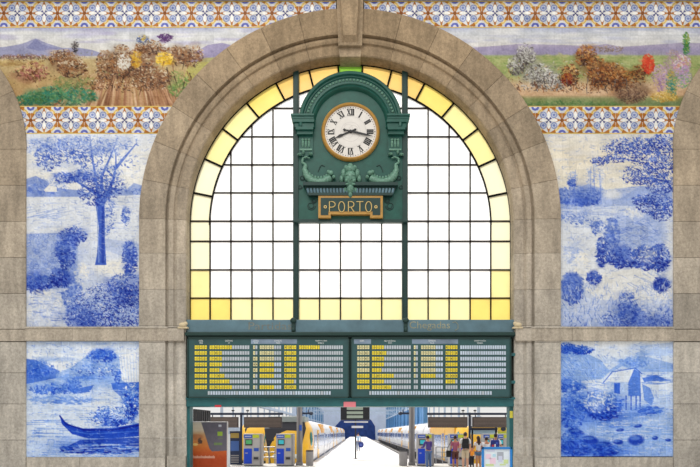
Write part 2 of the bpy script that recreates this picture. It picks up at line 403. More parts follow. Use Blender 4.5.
# ================================================================== TILE WORK
def border(x0, y0, x1, y1, cy, off):
    p = Paint(x0, y0, x1, y1, 2.5); u = ((p.X - off) / 26.8 + .5) % 1 - .5; v = ((p.Y - cy) / 26.8)
    r = np.hypot(u, v); au, av = np.abs(u), np.abs(v); th = np.arctan2(v, u)
    def lay(cond, col, a=1): 
        c = np.asarray(cond).astype(float) * a; p.C[:] = p.C * (1 - c[..., None]) + np.array(col, float) * c[..., None]
    p.C[:] = (206, 207, 208)
    # yellow interlacing arcs
    lay(np.abs(r - .475) < .028, (214, 178, 84))
    rc = np.hypot(au - .5, av - .5); lay(np.abs(rc - .3) < .022, (216, 186, 110))
    # brown-orange blossoms on the four half points
    ra = np.hypot(au - .5, av); ta = np.arctan2(av, .5 - au)
    lay((ra < .27) & (ra > .05) & (np.abs(np.cos(ta * 2.5)) > .72) & (au > .24), (168, 106, 42))
    lay((ra < .07), (132, 78, 36))
    rb = np.hypot(au, av - .5); tb = np.arctan2(au, .5 - av)
    lay((rb < .27) & (rb > .05) & (np.abs(np.cos(tb * 2.5)) > .72) & (av > .24), (168, 106, 42))
    # blue rings on the diagonals
    rd = np.hypot(au - .2, av - .2); lay(rd < .125, (122, 136, 182)); lay(rd < .085, (186, 192, 208)); lay(rd < .05, (112, 126, 178))
    # white star with dark blue heart
    star = r < .17 + .16 * np.abs(np.cos(2 * th)) ** 6
    lay(star & (np.abs(np.cos(2 * th)) > .86), (234, 232, 226))
    lay((r < .13) & (np.abs(np.cos(2 * th)) < .6), (62, 60, 120)); lay(r < .03, (60, 60, 110))
    # corner diamonds
    lay((au - .5)**2 * 1 + (av - .5)**2 < .022, (92, 100, 176)); lay((au - .5)**2 + (av - .5)**2 < .004, (210, 210, 226))
    lay((np.abs(p.Y - y0) < 1.0) | (np.abs(p.Y - y1) < 1.1), (206, 176, 96))
    p.C *= .95; p.noise(10, 1.5); p.noise(10, 9); p.tiles(13.4, .08, 3); return p
b = border(-60, 1.0, 336, 28, 13.4, 17.4); b.build('tile_border', 'ornamental yellow and blue flower tile border along the top, left of keystone', 'tile border', keep=keep_arch, group='ornamental tile borders')
b = border(364, 1.0, 760, 28, 13.4, 682.6 - 26.8 * 12); b.build('tile_border', 'ornamental yellow and blue flower tile border along the top, right of keystone', 'tile border', keep=keep_arch, group='ornamental tile borders')
b = border(20, 106, 172, 134, 120.3, 17.4); b.build('tile_border', 'flower tile border between coloured frieze and blue mural, left of arch', 'tile border', keep=keep_arch, group='ornamental tile borders')
b = border(528, 106, 682, 134, 120.3, 682.6 - 26.8 * 5); b.build('tile_border', 'flower tile border between coloured frieze and blue mural, right of arch', 'tile border', keep=keep_arch, group='ornamental tile borders')

def frieze_left():
    p = Paint(-60, 28, 290, 106, 2)
    p.vgrad([(28, (170, 172, 196)), (33, (206, 206, 206)), (50, (212, 208, 200)), (56, (196, 190, 178)), (60, (190, 170, 126)), (82, (186, 158, 110)), (106, (168, 132, 92))])
    for _ in range(70): p.blob(random.uniform(-60, 290), random.uniform(29, 44), random.uniform(6, 18), random.uniform(.8, 2.4), random.choice([(222, 220, 214), (184, 182, 204), (176, 170, 196), (226, 224, 220)]), .5, soft=.8)
    p.poly([(-60, 52), (-20, 49), (5, 47), (22, 44), (36, 38.5), (46, 43), (62, 48), (80, 48), (92, 50), (110, 56), (-60, 57)], (146, 146, 176), .85)
    p.poly([(26, 48), (36, 39), (42, 44), (58, 49), (40, 51)], (120, 122, 160), .6)
    p.poly([(190, 55), (208, 45), (222, 43), (240, 47), (260, 50), (260, 62), (190, 62)], (150, 140, 176), .8)
    p.poly([(188, 66), (205, 58), (240, 56), (240, 80), (180, 90)], (178, 176, 96), .7)
    p.dabs(20, 57, 36, 2.2, 150, [(120, 90, 84), (150, 110, 110), (98, 82, 70), (170, 150, 130)], .5, 1.4)
    p.dabs(20, 64, 30, 3, 60, [(200, 172, 110), (160, 130, 84)], 1, 3, .5, 2)
    p.dabs(32, 72, 16, 9, 130, [(120, 76, 50), (160, 96, 90), (176, 110, 104), (90, 62, 44), (214, 180, 130)], .7, 1.9)
    # ploughed track
    for i in range(170):
        x = random.uniform(84, 180); y0 = random.uniform(70, 86); dx = (x - 128) * random.uniform(.2, .9)
        p.stroke([(x, y0), (x + dx * .5, y0 + 10), (x + dx, 106)], .5, 2.2, random.choice([(150, 106, 78), (196, 158, 122), (128, 88, 62), (206, 176, 142), (170, 126, 92)]), .7)
    p.dabs(60, 96, 34, 9, 330, [(64, 112, 74), (92, 138, 92), (52, 92, 70), (120, 152, 100), (60, 130, 110)], .8, 2.2, .85)
    p.dabs(30, 101, 18, 5, 120, [(50, 104, 86), (86, 136, 98), (70, 110, 64)], .8, 2)
    p.dabs(75, 82, 20, 6, 120, [(130, 140, 84), (160, 150, 96), (100, 120, 76)], .8, 2)
    p.dabs(178, 84, 10, 12, 160, [(110, 138, 74), (150, 160, 90), (90, 120, 70), (180, 176, 120)], .7, 1.8)
    # warm broken clumps in the middle distance
    for cx, cy, rx, ry in ((66, 62, 14, 8), (106, 68, 7, 12), (124, 66, 12, 15), (142, 70, 14, 14), (160, 78, 10, 8), (180, 57, 16, 6)): p.blob(cx, cy, rx, ry, (120, 84, 60), .45, random.uniform(-.3, .3), .8)
    B = [(96, 64, 44), (130, 90, 62), (70, 50, 40), (176, 144, 108), (206, 190, 164), (150, 102, 62)]
    for cx, cy, rx, ry, n in ((62, 58, 12, 8, 150), (72, 68, 14, 9, 180), (106, 66, 9, 15, 200), (122, 62, 11, 16, 240), (140, 66, 13, 17, 300), (158, 78, 12, 10, 170), (150, 48, 14, 7, 130), (176, 55, 12, 9, 130), (190, 56, 13, 10, 150)):
        p.dabs(cx, cy, rx, ry, n, B, .6, 1.8, .85)
    p.dabs(100, 72, 90, 16, 260, B + [(120, 136, 84), (208, 184, 140)], .5, 1.3, .6, gauss=True); p.dabs(40, 58, 40, 3, 90, B, .4, 1.1, .8, gauss=True)
    for cx, cy, rx, ry in ((100, 84, 10, 5), (128, 86, 12, 6), (146, 84, 10, 6)): p.dabs(cx, cy, rx, ry, 90, B, .6, 1.4, .8, gauss=True)
    p.dabs(75, 46, 3, 6, 50, [(50, 44, 44), (90, 80, 76), (160, 156, 150)], .6, 1.3)
    p.dabs(124, 62, 6, 7, 60, [(226, 222, 212), (210, 204, 190)], .7, 1.6); p.dabs(136, 60, 5, 8, 60, [(216, 180, 78), (200, 150, 50)], .7, 1.6)
    p.dabs(164, 59, 8, 6, 110, [(228, 190, 62), (214, 168, 40), (236, 206, 110)], .7, 1.7); p.dabs(166, 38, 8, 4, 60, [(96, 54, 110), (72, 42, 84)], .6, 1.5)
    p.dabs(143, 40, 6, 4, 50, [(70, 90, 140), (200, 170, 70), (90, 80, 90)], .6, 1.3)
    for i in range(34):
        x = random.uniform(98, 196); y = random.uniform(58, 88); p.stroke([(x, y), (x + random.uniform(-3, 3), y + random.uniform(4, 9))], 1.2, .5, random.choice(B[:3]), .8)
    p.contrast(1.12, .9); p.noise(10, 1.0); p.noise(8, 8); p.tiles(7.6, .07, 3)
    p.build('tile_frieze', 'multicoloured painted tile frieze with brown track and green bushes, left of arch', 'tile frieze', keep=keep_arch)
def frieze_right():
    p = Paint(410, 28, 760, 106, 2)
    p.vgrad([(28, (176, 180, 200)), (33, (204, 206, 208)), (46, (212, 208, 202)), (49, (170, 164, 186)), (54, (160, 158, 166)), (57, (160, 170, 112)), (76, (166, 170, 112)), (84, (202, 176, 140)), (95, (204, 170, 134)), (99, (140, 146, 100)), (106, (112, 130, 86))])
    for _ in range(70): p.blob(random.uniform(410, 760), random.uniform(29, 43), random.uniform(6, 18), random.uniform(.8, 2.2), random.choice([(222, 220, 214), (190, 192, 206), (226, 224, 220), (180, 182, 204)]), .5, soft=.8)
    p.poly([(410, 50), (470, 48), (520, 44), (560, 45), (590, 46), (606, 44), (622, 47), (650, 45), (680, 43), (760, 44), (760, 55), (410, 55)], (158, 148, 174), .75)
    p.dabs(608, 49, 14, 3, 60, [(140, 120, 100), (120, 104, 96), (170, 150, 130)], .6, 1.4)
    p.dabs(580, 66, 110, 11, 420, [(146, 162, 96), (180, 178, 124), (120, 146, 86), (192, 186, 140)], .8, 2.4, .5, 2)
    p.dabs(590, 90, 100, 5, 200, [(214, 184, 150), (186, 152, 116), (222, 196, 164)], .8, 2.6, .5, 2.2)
    p.dabs(560, 104, 60, 3, 170, [(84, 116, 72), (110, 138, 84), (140, 150, 96)], .8, 2)
    for cx, cy, rx, ry, c in ((528, 64, 12, 10, (140, 134, 126)), (545, 78, 14, 7, (180, 174, 164)), (588, 64, 14, 10, (120, 82, 56)), (606, 76, 20, 11, (148, 98, 58)), (630, 92, 15, 9, (110, 86, 70))): p.blob(cx, cy, rx, ry, c, .55, random.uniform(-.3, .3), .7)
    G = [(190, 188, 180), (150, 146, 140), (214, 210, 202), (110, 104, 98), (84, 76, 72)]
    for cx, cy, rx, ry, n in ((516, 66, 8, 9, 130), (526, 56, 9, 12, 190), (540, 76, 14, 11, 230), (556, 82, 8, 8, 110)): p.dabs(cx, cy, rx, ry, n, G, .6, 1.7, .85)
    B = [(110, 66, 40), (150, 92, 50), (80, 52, 40), (184, 130, 74), (206, 160, 100), (64, 46, 42)]
    for cx, cy, rx, ry, n in ((570, 76, 8, 11, 170), (586, 56, 10, 10, 150), (598, 72, 10, 14, 210), (612, 74, 12, 10, 190), (624, 82, 12, 11, 210)): p.dabs(cx, cy, rx, ry, n, B, .6, 1.8, .85)
    p.dabs(580, 76, 80, 12, 260, B + G, .5, 1.3, .6, gauss=True); p.dabs(590, 88, 40, 4, 140, B, .5, 1.2, .8, gauss=True); p.dabs(545, 88, 26, 3, 90, G, .5, 1.2, .8, gauss=True)
    p.dabs(567, 80, 5, 6, 70, [(130, 44, 34), (168, 110, 50), (98, 38, 32)], .6, 1.4)
    p.dabs(632, 94, 14, 9, 240, [(112, 84, 66), (150, 120, 92), (80, 62, 54), (172, 144, 112)], .6, 1.6); p.dabs(640, 74, 8, 9, 110, B, .6, 1.5)
    p.dabs(648, 64, 6, 9, 150, [(206, 70, 42), (184, 56, 40), (220, 100, 64)], .7, 1.6); p.dabs(660, 78, 7, 13, 150, [(176, 142, 176), (150, 120, 156), (198, 170, 196), (206, 180, 150)], .7, 1.6)
    p.dabs(672, 62, 8, 11, 110, [(180, 160, 150), (168, 140, 160), (150, 130, 120)], .6, 1.5); p.dabs(682, 64, 8, 9, 140, [(222, 214, 208), (184, 150, 186), (206, 150, 130)], .7, 1.6)
    p.dabs(686, 44, 3, 11, 110, [(76, 140, 76), (60, 116, 66), (150, 160, 70)], .6, 1.4); p.dabs(671, 86, 5, 13, 130, [(60, 120, 112), (84, 140, 118), (196, 164, 76)], .7, 1.6)
    p.dabs(683, 78, 8, 10, 120, [(170, 138, 178), (120, 160, 110), (192, 164, 196)], .7, 1.5); p.dabs(664, 97, 12, 5, 130, [(206, 172, 84), (180, 140, 64), (226, 200, 130)], .7, 1.5)
    for i in range(30):
        x = random.uniform(515, 630); y = random.uniform(76, 88); p.stroke([(x, y), (x + random.uniform(-3, 3), y + random.uniform(4, 8))], 1.2, .5, random.choice(B[:3] + G[3:]), .8)
    p.contrast(1.12, .9); p.noise(10, 1.0); p.noise(8, 8); p.tiles(7.6, .07, 3)
    p.build('tile_frieze', 'multicoloured painted tile frieze with green field and red, lilac dabs, right of arch', 'tile frieze', keep=keep_arch)
frieze_left(); frieze_right()
def hstrokes(p, x0, x1, y0, y1, n, a, b, br=0, w=.9, lmin=4, lmax=22, slope=0.0, al=.55):
    for _ in range(n):
        x = random.uniform(x0, x1); y = random.uniform(y0, y1); l = random.uniform(lmin, lmax); p.stroke([(x, y), (x + l/2, y + slope*l/2 + random.uniform(-.5, .5)), (x + l, y + slope*l)], w, .3, cob(random.uniform(a, b), br), al)
def mural_ul():
    p = Paint(26.5, 134, 166, 328.3, 2)
    p.vgrad([(134, cob(.13)), (150, cob(.08)), (180, cob(.05)), (200, cob(.12)), (235, cob(.14)), (280, cob(.2)), (328, cob(.16))])
    for _ in range(60): p.blob(random.uniform(27, 150), random.uniform(136, 185), random.uniform(5, 16), random.uniform(1, 4), cob(random.uniform(.02, .3)), .4, soft=.9)
    # far hills and field
    p.poly([(26, 179), (36, 176), (46, 181), (56, 188), (76, 190), (90, 193), (90, 197), (26, 197)], cob(.5), .7); p.dabs(44, 187, 22, 7, 110, tones(.35, .65), .8, 2, .6)
    p.poly([(104, 194), (114, 187), (126, 190), (134, 183), (150, 188), (150, 195), (104, 196)], cob(.42), .7); p.dabs(128, 190, 18, 4, 70, tones(.3, .6), .7, 1.6, .6)
    p.poly([(44, 190), (50, 184), (57, 187), (57, 192), (45, 192)], cob(.02), .9)
    hstrokes(p, 26, 140, 197, 232, 90, .1, .4); hstrokes(p, 26, 60, 210, 219, 26, .3, .5, slope=-.2)
    # stone field wall on the left
    p.poly([(26, 232), (78, 230), (78, 288), (26, 290)], cob(.33), .9); p.dabs(52, 258, 28, 28, 190, tones(.2, .42), 1.4, 3.2, .55)
    for _ in range(70):
        x = random.uniform(27, 76); y = random.uniform(234, 274); r = random.uniform(1.8, 3.6)
        p.stroke([(x + r*math.cos(t), y + r*.75*math.sin(t)) for t in [k * .9 for k in range(8)]], .5, .5, cob(.55), .55)
    p.poly([(26, 229), (80, 227), (80, 232), (26, 234)], cob(.1), .8)
    p.poly([(104, 238), (141, 244), (141, 262), (104, 250)], cob(.3), .6)
    p.blob(118, 268, 24, 8, cob(.04), .9, soft=.6)
    # tree: trunk, branches, leaf masses
    p.poly([(95, 200), (99, 228), (97, 255), (95, 265), (106.5, 265), (105, 240), (105, 215), (104, 195)], cob(.68), .95); p.stroke([(103, 200), (103, 262)], 2.4, 3, cob(.85), .7); p.stroke([(97, 200), (99, 262)], 1, 1.5, cob(.4), .7)
    for pts in ([(99, 204), (96, 180), (92, 155), (90, 137)], [(101, 200), (102, 176), (110, 158), (118, 137)], [(103, 205), (114, 178), (116, 165), (116, 152)], [(116, 168), (126, 156), (137, 143)], [(98, 195), (84, 186), (62, 172)]):
        p.stroke(pts, 3.4, 1.0, cob(.62), .85)
    for cx, cy, rx, ry, n, a, b in ((40, 150, 13, 6, 60, .25, .5), (49, 156, 11, 12, 170, .45, .8), (58, 143, 26, 6, 130, .3, .55), (74, 150, 17, 12, 230, .4, .72), (90, 152, 15, 14, 170, .35, .7), (68, 178, 14, 5, 120, .5, .8), (86, 176, 17, 6, 140, .5, .8), (95, 190, 14, 13, 240, .6, .95), (110, 182, 13, 14, 190, .5, .85), (108, 148, 14, 9, 90, .3, .55), (122, 142, 16, 7, 70, .2, .45), (128, 160, 10, 7, 24, .4, .6)):
        p.dabs(cx, cy, rx, ry, n, tones(a - .1, b + .08), .6, 1.7, .75, gauss=n > 150); p.dabs(cx, cy, rx, ry, n // 5, tones(.0, .25), .4, 1.0, .6, gauss=True)
    p.dabs(108, 212, 7, 22, 80, tones(.45, .75), .7, 1.6, .7)
    # shrubs standing in for the planting around the wall
    p.dabs(72, 236, 14, 9, 130, tones(.5, .95), .8, 1.8, .85); p.dabs(66, 252, 9, 16, 190, tones(.45, .85), .8, 2, .8); p.dabs(72, 290, 9, 22, 260, tones(.3, .7), .9, 2.2, .7); p.dabs(82, 274, 6, 10, 60, tones(.0, .2), .9, 2, .8)
    p.dabs(130, 258, 7, 16, 180, tones(.5, .9), .8, 2, .8); p.dabs(126, 216, 4, 9, 50, tones(.4, .75), .7, 1.6)
    p.dabs(38, 284, 13, 9, 180, tones(.5, .95), .9, 2.2, .85); p.dabs(60, 278, 9, 9, 130, tones(.55, 1), .8, 2, .85)
    p.dabs(45, 308, 18, 18, 130, [cob(.04), cob(.12), cob(.3)], 1.2, 3.2, .6); hstrokes(p, 26, 62, 292, 327, 26, .4, .7, lmax=10)
    p.blob(110, 312, 34, 20, cob(.42), .6, 0, .6); p.dabs(112, 308, 32, 20, 1000, tones(.2, 1), .6, 1.5, .9, gauss=True); p.dabs(126, 290, 18, 16, 260, tones(.5, 1), .6, 1.6, .8); p.dabs(80, 318, 16, 10, 200, tones(.45, .9), .6, 1.7, .8); p.dabs(108, 304, 34, 22, 160, tones(.02, .2), .5, 1.0, .8, gauss=True); p.dabs(112, 306, 30, 20, 260, tones(.7, 1), .5, 1.1, .9, gauss=True)
    p.hatch(1500, cob(.6), cob(.02)); p.contrast(1.2, .93); p.noise(9, 1.2); p.noise(9, 12); p.tiles(7.1, .06, 3)
    p.build('tile_mural', 'blue and white tile mural with a tall leafy tree, upper left of arch', 'tile mural', keep=keep_arch, group='blue tile murals')
def mural_ur():
    p = Paint(534, 134, 673, 328.3, 2)
    p.vgrad([(134, (206, 206, 206)), (155, (222, 216, 204)), (188, (218, 216, 210)), (200, cob(.2)), (230, cob(.12)), (275, cob(.1)), (300, cob(.2)), (328, cob(.3))])
    for _ in range(50): p.blob(random.uniform(555, 672), random.uniform(136, 185), random.uniform(6, 18), random.uniform(1, 3.5), random.choice([(226, 222, 212), (204, 206, 214), (214, 210, 200)]), .5, soft=.9)
    # far wood and hills
    p.poly([(552, 190), (562, 188), (572, 190), (588, 184), (606, 190), (640, 186), (672, 190), (672, 206), (552, 206)], cob(.35), .7)
    p.dabs(578, 196, 22, 9, 260, tones(.35, .72), .8, 2.2, .7); p.dabs(586, 201, 14, 5, 90, tones(.55, .8), .8, 2, .7)
    for x, h in ((571, 172), (574, 170), (590, 168), (595, 166), (601, 172)):
        p.stroke([(x, 204), (x + random.uniform(-1, 1), 188), (x + random.uniform(-2, 2), h)], 1.3, .6, cob(.5), .7); p.dabs(x, h + 8, 3.5, 9, 26, tones(.25, .5), .6, 1.5, .6)
    p.dabs(572, 183, 4, 4, 40, tones(.5, .75), .7, 1.6); hstrokes(p, 552, 660, 205, 228, 80, .2, .5); p.blob(612, 194, 9, 5, cob(.05), .7, soft=.7)
    p.poly([(618, 200), (640, 186), (672, 186), (672, 200)], cob(.4), .5)
    p.dabs(576, 218, 16, 6, 110, tones(.2, .65), .7, 1.6, .7); p.dabs(596, 226, 6, 8, 60, tones(.4, .7), .7, 1.5)
    # rounded hay mound
    p.blob(636, 234, 30, 24, cob(.3), .95, soft=.25)
    for _ in range(260):
        x = random.gauss(636, 14); y = random.gauss(232, 11)
        if ((x-636)/30)**2 + ((y-234)/24)**2 < 1: p.stroke([(x, y), (x + random.uniform(3, 9), y + random.uniform(-3, 5))], .9, .3, cob(random.uniform(.15, .62)), .6)
    p.dabs(612, 234, 7, 16, 120, tones(.45, .75), .9, 2.2, .6); p.dabs(634, 213, 10, 5, 40, tones(.02, .15), 1, 2.4, .7)
    # shrubs in the shade in front of it
    for cx, cy, rx, ry, n in ((602, 252, 6, 14, 120), (622, 258, 14, 10, 220), (644, 258, 12, 12, 240), (660, 258, 9, 13, 190)): p.dabs(cx, cy, rx, ry, n, tones(.45, .98), .8, 2, .8)
    p.dabs(648, 256, 18, 9, 50, tones(.02, .15), .7, 1.5)
    # pale road and stubble
    p.poly([(596, 274), (640, 268), (672, 290), (672, 300), (600, 300), (585, 290)], cob(.05), .8); hstrokes(p, 620, 660, 272, 286, 18, .25, .45, slope=.55)
    p.dabs(574, 250, 9, 14, 90, tones(.1, .4), 1, 2.4, .7); p.dabs(582, 268, 7, 14, 60, tones(.0, .12), 1.4, 3, .8); p.blob(572, 288, 11, 15, cob(.62), .9, soft=.3); p.dabs(572, 288, 11, 16, 110, tones(.4, .85), .8, 2, .7); p.dabs(594, 278, 7, 6, 90, tones(.6, .98), .8, 1.8, .8)
    p.blob(661, 285, 8, 7, cob(.9), .9, soft=.3); p.dabs(661, 285, 9, 8, 60, tones(.6, 1), .7, 1.6)
    for _ in range(520):
        x = random.uniform(560, 672); y = random.uniform(286, 328); k = .25 + .5 * max(0, (y - 296) / 32) * (1 if x > 596 else .7)
        p.stroke([(x, y), (x + random.uniform(-3, 3), y - random.uniform(2, 6))], 1.1, .3, cob(random.uniform(.05, k + .2)), .7)
    p.dabs(640, 318, 34, 12, 330, tones(.35, .85), .7, 1.8, .7); p.dabs(628, 308, 10, 16, 130, tones(.45, .85), .7, 1.8, .7); p.dabs(655, 305, 16, 10, 60, tones(.05, .3), .8, 2.4, .6)
    # hanging bough, upper right
    for pts in ([(676, 196), (664, 178), (648, 164), (620, 158), (594, 163)], [(668, 182), (650, 178), (630, 182)], [(676, 200), (656, 206), (642, 200)]): p.stroke(pts, 1.8, .5, cob(.75), .85)
    for cx, cy, rx, ry, n in ((632, 146, 20, 7, 300), (648, 152, 22, 11, 420), (662, 142, 10, 7, 150), (600, 161, 8, 3.4, 80), (616, 158, 9, 4, 70), (660, 166, 13, 9, 250), (640, 178, 14, 6, 190), (660, 184, 12, 9, 230), (638, 170, 12, 4, 60), (655, 204, 16, 9, 290), (644, 200, 10, 5, 110), (662, 214, 9, 6, 130), (612, 150, 10, 4, 40)):
        p.dabs(cx, cy, rx, ry, int(n*1.15), tones(.5, 1.0), .5, 1.25, .85, gauss=True); p.dabs(cx, cy, rx, ry, n // 5, tones(.0, .2), .4, .9, .7, gauss=True)
    p.hatch(1300, cob(.6), cob(.02)); p.contrast(1.18, .94); p.noise(9, 1.2); p.noise(8, 12); p.tiles(7.1, .06, 3)
    p.build('tile_mural', 'blue and white tile mural with a dark hanging bough, upper right of arch', 'tile mural', keep=keep_arch, group='blue tile murals')
def mural_ll():
    p = Paint(26.5, 341.5, 140.3, 457, 2)
    p.vgrad([(341, cob(.22, 1)), (350, cob(.1, 1)), (366, cob(.08, 1)), (376, cob(.12, 1)), (382, cob(.3, 1)), (400, cob(.16, 1)), (425, cob(.14, 1)), (457, cob(.22, 1))])
    for _ in range(40): p.blob(random.uniform(27, 140), random.uniform(343, 368), random.uniform(5, 15), random.uniform(1, 3), cob(random.uniform(.02, .35), 1), .4, soft=.9)
    p.poly([(26, 359), (36, 360), (46, 365), (60, 371), (58, 378), (26, 384)], cob(.6, 1), .75); p.dabs(38, 370, 16, 8, 120, tones(.4, .75, br=1), .8, 2, .6)
    p.poly([(56, 374), (74, 366), (86, 356), (100, 349), (110, 352), (122, 357), (141, 360), (141, 384), (56, 380)], cob(.34, 1), .75); p.dabs(102, 356, 14, 6, 150, tones(.5, .85, br=1), .7, 1.8, .7); p.dabs(92, 366, 24, 6, 160, tones(.2, .6, br=1), .6, 1.5, .6); p.dabs(100, 372, 20, 4, 110, tones(.05, .8, br=1), .6, 1.3, .8); p.dabs(84, 377, 24, 3, 80, tones(.3, .6, br=1), .8, 2, .6, 2)
    # a pale hanging sail at the right edge and its dark hull
    p.poly([(119, 355), (140.5, 352), (140.5, 386), (134, 388), (122, 380)], cob(.05, 1), .9)
    for i in range(7): p.stroke([(121 + i*3, 356), (124 + i*2.6, 384)], .6, .6, cob(.28, 1), .6)
    p.poly([(111, 383), (141, 382), (141, 396), (120, 396), (113, 390)], cob(.6, 1), .85); p.dabs(118, 376, 3, 7, 50, tones(.4, .85, br=1), .6, 1.3)
    # distant reed bank and skiff
    p.dabs(54, 389, 22, 5, 200, tones(.35, .75, br=1), .7, 1.8, .75); p.poly([(70, 390), (94, 385), (90, 392), (74, 394)], cob(.6, 1), .8); p.dabs(74, 384, 7, 7, 80, tones(.4, .7, br=1), .6, 1.4); p.dabs(60, 400, 30, 4, 110, tones(.3, .55, br=1), .8, 2.2, .6, 2)
    hstrokes(p, 26, 136, 398, 424, 110, .05, .5, 1); hstrokes(p, 80, 112, 388, 412, 40, .0, .1, 1); hstrokes(p, 26, 62, 420, 456, 90, .1, .6, 1); hstrokes(p, 60, 134, 438, 457, 70, .05, .6, 1)
    # near boat: plain upswept hull with bundled cargo
    p.poly([(59.5, 415), (63, 420), (70, 425), (84, 428.5), (112, 428), (141, 423), (141, 436), (112, 438.5), (88, 438.5), (72, 434), (62, 424)], cob(.78, 1), .95); p.stroke([(60, 416), (66, 424), (84, 430), (112, 430), (141, 425)], 1.6, 1.4, cob(.98, 1), .8); p.stroke([(72, 431), (90, 434), (141, 431)], 1.2, 1.2, cob(.5, 1), .6)
    p.dabs(112, 418, 16, 8, 240, tones(.25, .85, br=1), .7, 1.9, .8); p.dabs(132, 402, 7, 16, 210, tones(.35, .85, br=1), .8, 2, .8); p.dabs(98, 423, 6, 4, 50, tones(.0, .3, br=1), .7, 1.7); p.dabs(118, 413, 10, 6, 40, tones(.02, .2, br=1), .8, 1.6)
    p.blob(100, 446, 46, 9, cob(.6, 1), .5, 0, .9); p.dabs(112, 416, 20, 8, 160, tones(.1, .95, br=1), .6, 1.5, .85, gauss=True); p.dabs(131, 400, 8, 15, 120, tones(.0, .95, br=1), .6, 1.5, .85, gauss=True)
    p.poly([(64, 448), (80, 440), (141, 437), (141, 447), (100, 447), (72, 453)], cob(.85, 1), .75); p.dabs(100, 449, 38, 5, 240, tones(.4, 1, br=1), .8, 2, .7, 2.2); hstrokes(p, 64, 132, 444, 456, 40, .0, .15, 1)
    p.hatch(900, cob(.65, 1), cob(.02, 1)); p.contrast(1.2, .94); p.noise(9, 1.2); p.noise(10, 12); p.tiles(7.1, -.07, 4)
    p.build('tile_mural', 'blue and white tile mural with a dark boat on water, lower left of arch', 'tile mural', group='blue tile murals')
def mural_lr():
    p = Paint(560, 341, 674, 456.4, 2)
    p.vgrad([(341, cob(.06, 1)), (355, cob(.16, 1)), (372, cob(.2, 1)), (384, cob(.12, 1)), (400, cob(.22, 1)), (430, cob(.3, 1)), (456, cob(.3, 1))])
    for _ in range(40): p.blob(random.uniform(590, 674), random.uniform(343, 366), random.uniform(5, 15), random.uniform(1, 3), cob(random.uniform(.02, .32), 1), .4, soft=.9)
    p.poly([(606, 372), (622, 362), (636, 355), (648, 357), (674, 364), (674, 372)], cob(.4, 1), .6); p.dabs(634, 362, 14, 5, 80, tones(.3, .55, br=1), .8, 2, .6); p.poly([(640, 346), (674, 342), (674, 356), (640, 356)], cob(.35, 1), .35)
    p.poly([(560, 350), (572, 351), (588, 354), (600, 360), (610, 371), (602, 379), (580, 381), (560, 382)], cob(.35, 1), .85)
    for _ in range(130):
        x = random.uniform(560, 604); y = random.uniform(354, 380); p.stroke([(x, y), (x + 3, y + random.uniform(2, 5))], .8, .4, cob(random.uniform(.15, .62), 1), .6)
    p.dabs(576, 350, 16, 4, 170, tones(.5, .85, br=1), .7, 1.7, .8); p.dabs(566, 346, 6, 3, 40, tones(.5, .85, br=1), .6, 1.4); p.dabs(570, 386, 14, 6, 140, tones(.45, .8, br=1), .8, 2, .7); hstrokes(p, 560, 610, 381, 398, 50, .3, .6, 1, slope=.15)
    p.poly([(612, 372), (622, 366), (636, 372), (625, 376)], cob(.1, 1), .6); hstrokes(p, 640, 674, 374, 384, 24, .4, .7, 1); p.poly([(642, 378), (656, 375), (668, 380), (644, 382)], cob(.6, 1), .8)
    for cx, cy, rx, ry, t in ((574, 412, 18, 18, .55), (600, 408, 24, 12, .55), (612, 420, 26, 8, .5), (580, 446, 24, 10, .7), (610, 450, 26, 8, .6), (650, 440, 24, 14, .35), (640, 412, 20, 6, .5)): p.blob(cx, cy, rx, ry, cob(t, 1), .6, 0, .9)
    # plain plank hut on posts
    p.poly([(604, 382), (612, 372), (634, 369), (628, 382)], cob(.12, 1), .95); p.poly([(628, 383), (634, 369), (640, 373), (641, 396), (628, 396)], cob(.55, 1), .9); p.poly([(606, 382), (628, 382), (628, 395), (608, 393)], cob(.26, 1), .9); p.poly([(614, 383), (620, 383), (620, 394), (614, 393)], cob(.65, 1), .9)
    p.stroke([(603, 383), (612, 372), (635, 368), (642, 374)], .9, .9, cob(.7, 1), .8)
    for x in (626, 631, 636, 640): p.stroke([(x, 396), (x, 410)], 1.3, 1.1, cob(.75, 1), .85)
    p.poly([(642, 384), (650, 388), (654, 398), (652, 406), (644, 400)], cob(.5, 1), .8); hstrokes(p, 655, 672, 390, 402, 20, .1, .4, 1)
    p.dabs(600, 404, 22, 12, 360, tones(.3, .85, br=1), .8, 2, .7); p.dabs(572, 410, 12, 18, 240, tones(.35, .85, br=1), .8, 2, .7); p.dabs(604, 412, 15, 8, 200, tones(.5, 1, br=1), .8, 2, .75); p.dabs(600, 402, 14, 10, 60, tones(.02, .2, br=1), .8, 1.8); p.dabs(650, 410, 12, 4, 90, tones(.4, .75, br=1), .8, 2, .7, 2)
    hstrokes(p, 610, 672, 400, 456, 120, .05, .5, 1, lmax=12); hstrokes(p, 560, 640, 420, 456, 110, .15, .7, 1, lmax=12); hstrokes(p, 596, 664, 416, 440, 50, .0, .12, 1, lmax=10)
    for cx, cy, rx, ry in ((576, 432, 8, 3), (590, 440, 8, 4), (602, 446, 10, 4), (618, 442, 5, 2.5), (636, 440, 8, 5), (570, 446, 8, 5), (580, 452, 8, 4), (608, 453, 9, 3), (655, 438, 3, 2), (668, 440, 3, 1.5), (638, 426, 4, 1.6), (620, 430, 4, 1.5)):
        p.blob(cx, cy, rx, ry, cob(.85, 1), .85, random.uniform(-.2, .2), .4); p.blob(cx - 1, cy - ry*.4, rx*.6, ry*.4, cob(.4, 1), .6, soft=.6)
    p.dabs(572, 444, 12, 12, 150, tones(.45, .9, br=1), .8, 2, .6); p.dabs(600, 450, 18, 6, 100, tones(.5, .95, br=1), .8, 1.8, .6, 2)
    p.hatch(900, cob(.65, 1), cob(.02, 1)); p.contrast(1.2, .94); p.noise(9, 1.2); p.noise(10, 12); p.tiles(7.1, -.07, 4)
